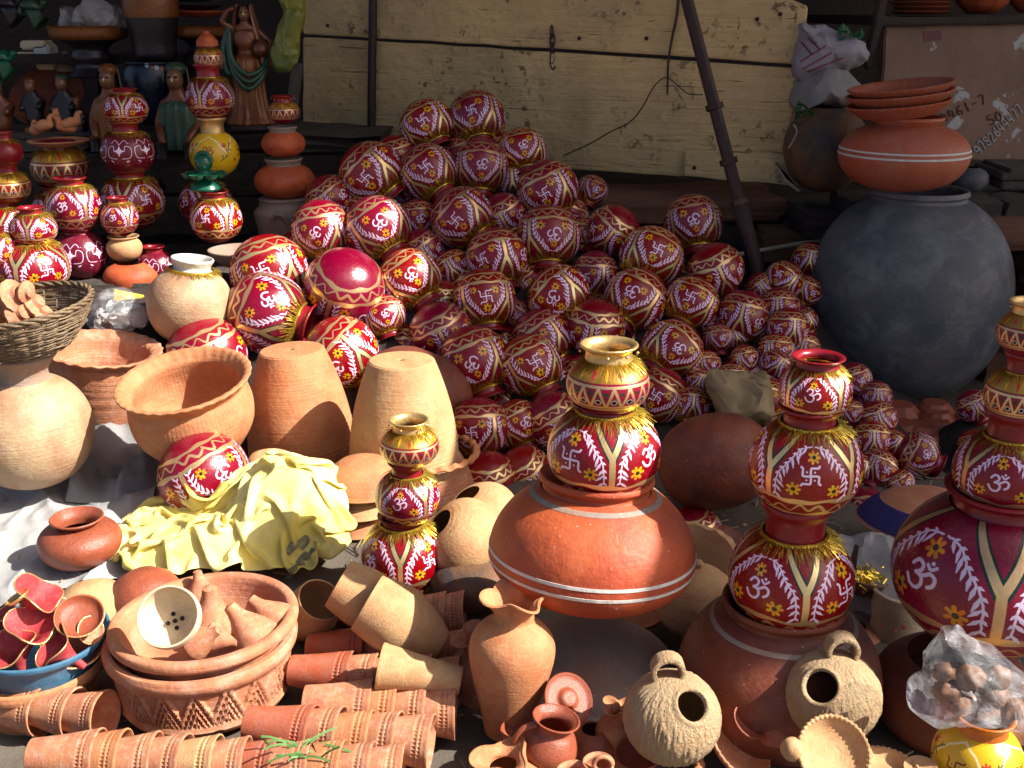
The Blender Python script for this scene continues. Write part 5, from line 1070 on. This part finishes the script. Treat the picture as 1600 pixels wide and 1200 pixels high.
# ================================================================ pile of three wide dishes
YD_ = 1.43
def carved(t, v, r, z):
    z /= 1.3
    if not (.13 < z < .42 and r > .75): return (0, 0)
    q = (t * 18 / 6.2832) % 1; zz = (z - .13) / .29; tri = 1 - abs(2 * q - 1)
    d = (tri - zz); return ((-.028 * (math.sin(d * 20) > .25) if d > 0 else (-.03 if zz > tri + .30 else 0)), 0)
LOW = [(.001, 0), (.8, 0), (.88, .03), (.915, .08), (.90, .11)] + [(.90 + .05 * k / 16, .12 + .31 * k / 16) for k in range(17)] + [(.97, .45), (1.01, .49), (1.02, .54), (.99, .58), (.93, .58), (.88, .5), (.84, .2), (.8, .08), (.001, .06)]
lathe_thing('clay_dish', 'lowest wide terracotta dish of the pile, carved with zigzag hatching', 'dish', 324, 1080, YD_, 284, [(r, z * 1.3) for r, z in LOW], 'terra', zc=0, disp=carved, seg=360, wob=.006)
MID = catmull([(.001, 0), (.75, 0), (.86, .1), (.9, .2), (.94, .3), (.95, .36), (.9, .37), (.85, .3), (.8, .15), (.001, .06)], 3)
lathe_thing('clay_dish', 'middle wide terracotta dish wedged in the pile of dishes', 'dish', 322, 1000, YD_ + .004, 280, MID, 'terra', ax=(1, .35), zc=.36, wob=.006)
TOP = catmull([(.001, .02), (.5, 0), (.74, .06), (.84, .22), (.88, .34), (.93, .38), (.985, .42), (1.0, .47), (.98, .52), (.92, .53), (.87, .50), (.84, .40), (.8, .26), (.7, .12), (.4, .07), (.001, .07)], 3)
tp = lathe_thing('clay_dish', 'top terracotta dish of the pile holding a strainer and cones', 'dish', 319, 964, YD_ + .008, 292, TOP, 'terra', ax=(-2, .31), zc=.5, wob=.006, disp=lambda t, v, r, z: (.004 * math.sin(150 * t) * (.34 < z < .40) * (r > .88), 0), seg=200)
CUP = closed(catmull([(.001, 0), (.55, .02), (.85, .2), (1, .6), (1.0, .95)], 4), .08)
t = lathe_thing('clay_strainer', 'round clay strainer with five holes leaning in the top dish', 'strainer', 267, 966, 1.36, 97, CUP, 'cream', ax=(3, .93), zc=.6)
for i in range(5):
    a = .4 + i * math.pi / 2; r = .24 if i < 4 else 0; part('hole', lathe('hl', [(.001, .02), (.075, .02), (.075, -.005), (.001, -.005)], 14), M['dark'], t, loc=(r * math.cos(a), r * math.sin(a), .085))  # holes are near-black discs with the shade inside painted in
FUN = [(.001, 0), (.82, 0), (.9, .12), (1, .2), (1, .3), (.8, .75), (.38, 1.45), (.3, 1.7), (.26, 2.0), (.001, 2.1)]
for x, y, w, a, tl, Y, lab in ((330, 955, 88, 2, .35, 1.48, 'wide clay funnel standing mouth down at the back of the top dish'), (382, 975, 78, -38, .1, 1.42, 'clay cone leaning left across the right of the top dish'), (415, 955, 64, -52, -.1, 1.46, 'slim clay cone leaning behind the other at the right of the dish'),
                               (322, 995, 56, 60, .3, 1.38, 'small clay cone lying beside the strainer'), (350, 1000, 50, 100, .2, 1.40, 'little clay cup lying on its side in the middle of the top dish'), (312, 915, 50, -6, .2, 1.54, 'pointed grey brown clay tip rising at the back of the top dish')):
    lathe_thing('clay_cone', lab, 'clay cone', x, y, Y, w, FUN, 'terra', ax=(a, tl), group='cones in the top dish', seg=36)
# ================================================================ left edge: planter, blue tub, red horns
lathe_thing('flower_pot', 'low wide terracotta planter under the blue tub', 'planter', 60, 1070, 1.42, 210, catmull([(.001, 0), (.7, 0), (.85, .5), (.92, .68), (1, .72), (1.01, .86), (.95, .88), (.85, .6), (.6, .1), (.001, .06)], 3), 'orange')
TUB = closed(catmull([(.001, 0), (.7, 0), (.8, .05), (.92, .4), (1.0, .46), (1.02, .54)], 4), .05)
M['tub'] = plain('blue_plastic', (.06, .17, .28), .4, 0, .1, 8, .3)
t = lathe_thing('blue_tub', 'shallow blue plastic tub full of red clay horns at left edge', 'tub', 62, 1008, 1.42, 208, TUB, 'tub', zc=.35)
def horn(label, px, py, Y, w, a, tl, L=1.6, bend=.5, mat='hornred', wav=.12):
    n = 26; v, f, sg = [], [], 40; p = at(px, py, Y); R = sc(p, w) / 2; Mx = orient(axis_cam(a, tl)); t = thing('clay_horn', label, 'clay horn', p, Mx, R, 'red clay horns in the blue tub')
    def rad(q): return .16 + .84 * q ** 2.2
    V2 = []
    for side in (0, 1):
        for k in range(n + 1):
            q = (k / n) if side == 0 else (1 - k / n); r = rad(q) - side * .05
            ang = bend * (1 - q); c = Vector((math.sin(ang) * L * (1 - q) * .6, 0, -L * (1 - q)))
            for j in range(sg):
                th = 6.2832 * j / sg; rr = r * (1 + wav * q ** 3 * math.sin(3 * th + px)); V2.append(c + Vector((rr * math.cos(th), rr * math.sin(th), .12 * q ** 4 * math.cos(3 * th + px))))
    for k in range(2 * n + 1):
        for j in range(sg): f.append((k * sg + j, k * sg + (j + 1) % sg, (k + 1) * sg + (j + 1) % sg, (k + 1) * sg + j))
    part('horn', mesh('horn', V2, f), M[mat], t)
    E = [V2[n * sg + j] for j in range(sg)]; part('gilt_lip', tube('lip', E, .035, 6, True), M['goldpaint'], t)
for e in (('tall pointed red horn at the top of the tub', 62, 925, 1.42, 74, 40, .25), ('crimson horn with a wavy lip in the middle of the tub', 50, 975, 1.38, 76, 20, .5), ('red horn lying at the front of the blue tub', 82, 1010, 1.36, 70, -50, .55), ('gilt rimmed red horn facing up at the left of the tub', 15, 1010, 1.36, 74, -15, .6),
          ('red horn tipped to the right behind the round dishes', 96, 962, 1.44, 56, 62, .3), ('small red horn at the left edge of the tub', 0, 960, 1.42, 60, -30, .4)): horn(*e)
SA = closed(catmull([(.001, 0), (.4, .02), (.8, .12), (1, .36)], 4), .08)
for x, y, w, a, tl, lab, m in ((125, 965, 74, 15, .75, 'round brown dish with gilt rim standing at the right of the tub', 'brown'), (112, 1010, 92, 25, .6, 'wide brown dish leaning at the front right of the tub', 'brown'), (140, 985, 44, 70, .6, 'small terracotta ring cup at the right edge of the tub', 'terra'), (28, 935, 40, -30, .3, 'little gilt leaf dish at the back left of the tub', 'goldpaint')):
    t = lathe_thing('clay_dish', lab, 'dish', x, y, 1.40, w, SA, m, ax=(a, tl), seg=40); part('gilt_rim', tube('gr', [(1.0 * math.cos(q), 1.0 * math.sin(q), .37) for q in [k * .1745 for k in range(36)]], .03, 6, True), M['goldpaint'], t)
# ================================================================ cups lying nested in rows
def _cupprof():
    o = [(.001, 0), (.56, 0), (.60, .03), (.61, .1), (.66, .5), (.73, 1.0), (.82, 1.5), (.875, 1.78)]
    o += [(.875 + .10 * k / 13, 1.78 + .52 * k / 13) for k in range(1, 14)]
    return o + [(1.0, 2.38), (1.02, 2.43), (1.01, 2.48), (.96, 2.49), (.92, 2.42), (.86, 2.1), (.7, .8), (.5, .1), (.001, .08)]
CP_ = _cupprof()
def cup_disp(t, v, r, z):
    if r < .86 or not 1.8 < z < 2.34: return (0, 0)
    return (-.035 * (math.sin(44 * t) > -.2) * (abs(z - 1.98) < .05 or abs(z - 2.17) < .05), 0)
cupm = [lathe('cup_wall', CP_, 176, cup_disp, .022, seed=s, sharp=38) for s in range(4)]
NTH = ORD
def cup_row(rowname, x0, y0, Y0, w, dirv, n, step, mats, grp='terracotta cups lying nested in rows', drop=0):
    p0 = at(x0, y0, Y0); R = sc(p0, w) / 2; d = Vector(dirv).normalized()
    for i in range(n):
        ax = (-d + Vector((random.uniform(-.04, .04), random.uniform(-.06, .06), random.uniform(-.05, .05)))).normalized()
        p = p0 + d * (step * i + (random.uniform(-.004, .004) if i else 0)) + Vector((0, random.uniform(-.002, .002), random.uniform(-.002, .002)))
        lab = ('terracotta cup, mouth end of the %s' % rowname) if i == 0 else 'terracotta cup, %s from the mouth end in the %s' % (NTH[i + 1], rowname)
        t = thing('clay_cup', lab, 'cup', p - ax * R * 2.48, orient(ax, random.random()), R, grp)
        part('cup_wall', random.choice(cupm), M[mats[i % len(mats)]], t)
        for k in range(26): pass
D1 = (-1, .10, .02)
ms = ['terra', 'terra', 'orange', 'terra', 'pink', 'terra', 'tan']
cup_row('front row at the bottom edge', 630, 1206, 1.20, 88, (-1, .05, .02), 11, .041, ms)
cup_row('second row from the bottom', 674, 1160, 1.25, 88, D1, 5, .041, ms)
cup_row('third row from the bottom', 712, 1112, 1.32, 86, (-1, .04, .03), 4, .041, ms)
cup_row('fourth row from the bottom', 718, 1066, 1.40, 80, (-1, .06, .02), 5, .040, ms)
cup_row('row behind the big tan cup', 724, 1022, 1.50, 78, (-1, .08, .0), 5, .038, ms)
cup_row('rearmost short row beside the ruffled vase', 726, 960, 1.62, 72, (-1, .08, -.01), 5, .036, ms)
cup_row('shaded row left of the carved dish', 165, 1120, 1.32, 80, (-1, .2, -.05), 3, .05, ['terra'])
def lone_cup(label, px, py, Y, w, a, tl, mat): t = lathe_thing('clay_cup', label, 'cup', px, py, Y, w, CPL, mat, ax=(a, tl), seg=72, sharp=70); return t
CPL = closed(catmull([(.001, 0), (.38, 0), (.46, .06), (.74, .55), (.95, 1.1), (1.0, 1.5), (.93, 2.0), (.86, 2.4)], 8), .06)
lone_cup('big tan cup lying on top of the nested rows, mouth to the left', 632, 975, 1.46, 112, -60, -.02, 'tan')
lone_cup('tan cup tucked behind the big tan cup', 578, 940, 1.53, 94, -60, .0, 'tan')
lone_cup('tan cup with open dark mouth facing the viewer beside the dish pile', 482, 962, 1.58, 84, 38, .62, 'tan')
lathe_thing('clay_cup', 'long tan cup lying base to the right across the rows', 'cup', 657, 1052, 1.34, 72, [(r, z * 1.45) for r, z in CP_], 'tan', ax=(-80, -.02), seg=120)
def grass():
    v, f = [], []; rn = random.Random(2)
    for i in range(46):
        p = at(rn.uniform(425, 520), rn.uniform(1160, 1192), 1.2 + rn.uniform(-.02, .03)); d = Vector((rn.uniform(-1, 1), rn.uniform(-.3, .3), rn.uniform(-.1, .5))).normalized(); L = rn.uniform(.015, .05); w = Vector((0, .0009, .0012)); b = len(v)
        for k in range(4): q = p + d * L * k / 3 + Vector((0, 0, -.012 * (k / 3) ** 2)); v += [q - w, q + w]
        for k in range(3): f.append((b + 2 * k, b + 2 * k + 1, b + 2 * k + 3, b + 2 * k + 2))
    return mesh('grass', v, f)
tag(part('grass_wisp', grass(), plain('grass_green', (.10, .22, .05), .6), None), 'green wisps of grass lying on the front cups', 'grass', kind='stuff')
# ================================================================ right foreground
VS = catmull([(.001, 0), (.46, 0), (.52, .06), (.66, .6), (.88, 1.35), (1.0, 1.95), (.95, 2.32), (.74, 2.60), (.50, 2.76), (.46, 2.88), (.50, 3.05), (.64, 3.26), (.76, 3.33)], 7)
def vase(label, px, py, Y, w, a, tl, mat='orange', n=4, amp=.14, zc=1.95, sq=1.):
    o = closed([(r, z * sq) for r, z in VS], .09); zt = 2.88 * sq
    return lathe_thing('clay_vase', label, 'vase', px, py, Y, w, o, mat, ax=(a, tl), zc=zc * sq, seg=80,
        disp=lambda t, v, r, z: (amp * math.sin(n * t) * min(1, max(0, (z - zt) / .4)), .5 * amp * math.cos(n * t) * min(1, max(0, (z - zt) / .4))))
vase('tall orange clay vase with ruffled lip right of the lying cups', 800, 1020, 1.33, 134, 4, .27, sq=1.06)
vase('clay vase with ruffled lip hiding behind the tall vase', 752, 1050, 1.44, 104, -3, .3, 'terra', sq=.9)
vase('small clay vase with wide ruffled lip at the bottom edge', 790, 1222, 1.18, 116, -6, .3, 'orange', 3, .2, sq=.6)
t = lathe_thing('clay_jug', 'small terracotta jug with round mouth and side handle', 'jug', 860, 1160, 1.22, 90, closed(catmull([(.001, 0), (.7, 0), (.95, .5), (1, .9), (.8, 1.35), (.62, 1.6), (.66, 1.8), (.84, 1.98)], 5), .08), 'brown', ax=(12, .3), u0=.75)
part('handle', tube('hd', catmull([(-.62, -.2, 1.7), (-1.05, -.3, 1.5), (-1.25, -.35, 1.0), (-1.0, -.3, .5), (-.85, -.25, .4)], 5), .12, 8), M['brown'], t)
lathe_thing('clay_cover', 'round terracotta lid leaning against the dusty base pot', 'lid', 888, 1092, 1.28, 82, catmull([(.001, 0), (.5, .02), (.85, .08), (1, .16), (.97, .24), (.8, .16), (.45, .14), (.3, .3), (.001, .34)], 3), 'brown', ax=(35, .80))
vase('little gourd vase with knobbly lip left of the scratched pot', 966, 1148, 1.28, 74, 6, .25, 'orange', 5, .2, sq=.95)
t = lathe_thing('clay_jug', 'tiny clay cup with a ring handle at the bottom edge', 'cup', 935, 1205, 1.15, 56, closed(catmull([(.001, 0), (.7, 0), (.95, .5), (.8, 1.), (.9, 1.2)], 4), .1), 'terra', u0=.75)
part('handle', tube('hd', [(.2 + .5 * math.cos(a), -.3, 1.3 + .5 * math.sin(a)) for a in [k * .35 for k in range(18)]], .14, 8, True), M['terra'], t)
lathe_thing('clay_jug', 'clay cup mouth cut by the bottom edge near the tiny ring cup', 'cup', 898, 1222, 1.14, 60, closed(catmull([(.001, 0), (.7, 0), (.95, .5), (.9, 1.), (1.0, 1.2)], 4), .1), 'terra')
lathe_thing('clay_pot', 'small plum pot in the shadows behind the ring handled cup', 'pot', 925, 1165, 1.27, 84, ell(.8, .7, .4), 'brown')
def scratched(label, px, py, Y, w, hole_px, hole_w, hx, hy, flip=1):
    """round scratched bird feeder: ball with a side hole and a loop on top"""
    p = at(px, py, Y); R = sc(p, w) / 2; t = thing('bird_feeder', label, 'bird feeder', p - Vector((0, 0, R)), None, R)
    c = Vector((0, 0, 1)); h = ray(*hole_px); h = (at(hole_px[0], hole_px[1], Y - .7 * R) - p); hd = h.normalized(); rn = random.Random(int(px)); hr = hole_w / w
    bm = bmesh.new(); bmesh.ops.create_uvsphere(bm, u_segments=220, v_segments=110, radius=1)
    e1 = hd.orthogonal().normalized(); e2 = hd.cross(e1)
    for q in bm.verts:
        k = q.co.copy(); az = math.atan2(k.y, k.x); body = 1 - max(0, (k.z - .55) / .45); dh = (k - hd).length
        g = noise.noise(Vector((az * 22, k.z * 3.2, rn.random() * 0 + 3))) + .4 * noise.noise(Vector((az * 45, k.z * 6, 1)))
        lip = math.exp(-((dh - hr * 1.12) / .05) ** 2) * .035
        q.co = k * (1 + .028 * g * min(1, body * 1.6) * min(1, max(0, (dh - hr * 1.2) * 6)) + lip); q.co.z *= .96
    bmesh.ops.delete(bm, geom=[q for q in bm.verts if (q.co.normalized() - hd).length < hr], context='VERTS')
    edge = sorted({v for e in bm.edges if e.is_boundary for v in e.verts}, key=lambda v: math.atan2(v.co.dot(e2), v.co.dot(e1)))
    for v in edge: k = v.co.normalized(); dd = (k - hd * k.dot(hd)).normalized(); s_ = math.asin(min(1, hr)); v.co = (hd * math.cos(s_) + dd * math.sin(s_)) * v.co.length
    ret = bmesh.ops.extrude_edge_only(bm, edges=[e for e in bm.edges if e.is_boundary])
    for v in ret['geom']:
        if isinstance(v, bmesh.types.BMVert): v.co = v.co * .9
    for v in bm.verts: v.co += c
    me = bpy.data.meshes.new('feeder'); bm.to_mesh(me); bm.free(); me.polygons.foreach_set('use_smooth', [True] * len(me.polygons)); part('body', me, M['tanscr'], t)
    pts = [(hx + .02 * math.cos(a), 0 + .0, 0) for a in (0,)]; L = []
    for k in range(13):
        a = -.5 + k * (math.pi + 1.0) / 12; L.append((hx + flip * .30 * math.cos(a), hy, 2.06 + .30 * math.sin(a)))
    v, f = [], []
    for i, q in enumerate(L):       # flat strap handle
        q = Vector(q); d = (Vector(L[min(i + 1, 12)]) - Vector(L[max(0, i - 1)])).normalized(); nn = d.cross(Vector((0, 1, 0)))
        for a_, b_ in ((-.17, .05), (.17, .05), (.19, 0), (.17, -.05), (-.17, -.05), (-.19, 0)): v.append(q + Vector((0, 1, 0)) * a_ + nn * b_)
    for i in range(12):
        for k in range(6): f.append((i * 6 + k, i * 6 + (k + 1) % 6, (i + 1) * 6 + (k + 1) % 6, (i + 1) * 6 + k))
    f.append(tuple(range(6))); f.append(tuple(72 + k for k in range(6)))
    part('handle', mesh('hand', v, f, sharp=50), M['tanscr'], t)
M['tanscr'] = clay('clay_tan_scratched', (.42, .30, .17), (.38, .24, .13), dust=(.55, .45, .3), grain=.6, ring=0.)
scratched('round scratched clay bird feeder with hole and loop, nearer the centre', 1050, 1120, 1.22, 152, (1090, 1098), 50, -.12, .1)
scratched('round scratched clay bird feeder with hole and loop, at the right', 1301, 1086, 1.26, 148, (1277, 1068), 52, .12, .1, -1)
t = thing('clay_ring', 'rope edged clay ring under the nearer scratched bird feeder', 'clay ring', at(1032, 1190, 1.24))
part('ring', tube('rg', [(.052 * math.cos(a), .052 * math.sin(a), 0) for a in [k * .0982 for k in range(64)]], .007, 8, True, rfn=lambda u: 1 + .25 * math.sin(u * 64 * 2.1)), M['terra'], t)
for x, y, w, a, tl, lab, m in ((1150, 1165, 120, 40, .55, 'oval orange clay dish with toothed edge between the bird feeders', 'terra'), (1170, 1130, 60, 30, .6, 'dull clay bowl in the shadow between the feeders', 'brown'), (1215, 1140, 60, 0, .2, 'small red brown dome shaped lid left of the right feeder', 'brown')):
    lathe_thing('clay_dish', lab, 'dish', x, y, 1.26, w, SA if 'dome' not in lab else [(1, 0), (.9, .5), (.5, .9), (.001, 1)], m, ax=(a, tl), seg=90, disp=lambda t, v, r, z: (.02 * math.sin(36 * t) * (r > .9), 0))
t = lathe_thing('clay_dish', 'round clay dish with rope twisted rim facing the viewer', 'dish', 1300, 1178, 1.14, 112, SA, 'tan', ax=(12, .90))
part('twisted_rim', tube('tw', [(1.0 * math.cos(q), 1.0 * math.sin(q), .38) for q in [k * 2 * math.pi / 180 for k in range(180)]], .06, 8, True, rfn=lambda u: 1 + .3 * math.sin(u * 2 * math.pi * 42)), M['tan'], t)
part('knob', lathe('kn', catmull([(.001, 0), (.3, 0), (.33, .2), (.2, .4), (.001, .45)], 3), 24), M['tan'], t, loc=(.1, -1.0, .15), M=Matrix.Rotation(1.2, 3, 'X'))
t = lathe_thing('clay_dish', 'small tan dish with twisted rim right of the rope rimmed one', 'dish', 1385, 1205, 1.14, 96, SA, 'tan', ax=(5, .3)); part('twisted_rim', tube('tw', [(1.0 * math.cos(q), 1.0 * math.sin(q), .38) for q in [k * 2 * math.pi / 140 for k in range(140)]], .06, 8, True, rfn=lambda u: 1 + .3 * math.sin(u * 2 * math.pi * 34)), M['tan'], t)
lathe_thing('clay_toy', 'small clay knob dish near the lower right', 'dish', 1438, 1200, 1.14, 50, TRAY, 'tan', ax=(-10, .4))
lathe_thing('clay_cover', 'dim tan lid half lit behind the right stack pot', 'lid', 1160, 1000, 1.52, 70, TRAY, 'tan', ax=(30, .3))
# yellow glazed pot and the plastic bag
t = painted_pot('yellow glazed pot with red flowers and orange neck at bottom right', 1527, 1185, 1.16, 138, None, .02, h=.95, mat='yellow', fringe=False, rim=1.1, rimh=1.4, rimmat='forangeb') if 'forangeb' in M else None
crumple('plastic_bag', 'crinkled clear plastic bag of brown lumps leaning on the big painted pot', 'plastic bag', [(1460, 968), (1486, 975), (1530, 1010), (1590, 1055), (1640, 1110), (1610, 1160), (1570, 1136), (1500, 1122), (1440, 1118), (1422, 1090), (1444, 1060), (1452, 1010)], 1.16, .045, 'plastic', .016, 16, 3, 60, 18, 150, .05)
for i, (x, y, w) in enumerate(((1480, 1080, 44), (1515, 1060, 48), (1550, 1085, 50), (1580, 1110, 46), (1500, 1100, 40), (1540, 1110, 44), (1475, 1050, 34), (1560, 1058, 40))):
    p = at(x, y, 1.16); tag(part('brown_lump', blob('lp', sc(p, w) / 2, i, .3, 2., 3, (1, .8, .9), 90), M['lump'], None, loc=p), 'brown lump seen through the clear plastic bag, %s of eight' % ORD[i + 1], 'lump', 'brown lumps inside the plastic bag')
crumple('plastic_scrap', 'clear crumpled plastic scrap beside the small ornate stack', 'plastic scrap', [(542, 868), (560, 850), (575, 862), (572, 900), (555, 910), (540, 895)], 1.80, .03, 'plastic', .012, 26, 6)

# straw, grit and clay crumbs on the ground between the wares
def litter():
    rn = random.Random(12); v, f = [], []
    for i in range(2600):
        x, y = rn.uniform(-1.1, 1.5), rn.uniform(1.15, 3.0); z = max(gz(x, y), 0) + .002; b = len(v)
        if rn.random() < .3:
            a = rn.uniform(0, 6.28); L = rn.uniform(.01, .05); d = Vector((math.cos(a), math.sin(a), rn.uniform(-.1, .25))) * L; w = Vector((-math.sin(a), math.cos(a), 0)) * .0012; p = Vector((x, y, z + .002))
            v += [p - w, p + w, p + d + w, p + d - w, p + Vector((0, 0, .002)), p + d + Vector((0, 0, .002))]; f += [(b, b + 3, b + 5, b + 4), (b + 1, b + 4, b + 5, b + 2), (b, b + 1, b + 2, b + 3)]
        else:
            s = rn.uniform(.002, .009); q = [Vector((rn.uniform(-1, 1), rn.uniform(-1, 1), 0)).normalized() * s for _ in range(3)]
            p = Vector((x, y, z)); v += [p + k for k in q] + [p + Vector((rn.uniform(-.3, .3) * s, rn.uniform(-.3, .3) * s, s * rn.uniform(.4, .9)))]; f += [(b, b + 1, b + 3), (b + 1, b + 2, b + 3), (b + 2, b, b + 3)]
    return mesh('litter', v, f, smooth=False)
tag(part('straw_and_crumbs', litter(), plain('straw_and_crumbs', (.34, .2, .10), .9, 0, .2, 3, .6, (.2, .16, .1)), None), 'straw, grit and clay crumbs scattered over the ground', 'litter', kind='stuff')
for i, (x, y, w, Y, a, tl, m) in enumerate(((1145, 905, 60, 1.75, 20, .4, 'terra'), (1010, 965, 70, 1.62, -20, .35, 'orange'), (1150, 850, 76, 1.9, 30, .3, 'brown2'), (1010, 1010, 60, 1.52, 40, .5, 'terra'), (815, 1150, 70, 1.27, 10, .4, 'brown'), (1000, 1180, 80, 1.22, -10, .4, 'brown'))):
    lathe_thing('clay_bowl', ['terracotta saucer behind the money box', 'orange saucer on the ground left of the money box', 'plum bowl on the ground below the plum squat pot', 'small terracotta saucer under the money box', 'brown saucer at the foot of the tall vase', 'brown saucer below the nearer bird feeder', 'brown saucer between the rope rimmed dish and the oval dish', 'little terracotta saucer at the mouth end of the cup rows'][i], 'bowl', x, y, Y, w, SA, m, ax=(a, tl), seg=40)
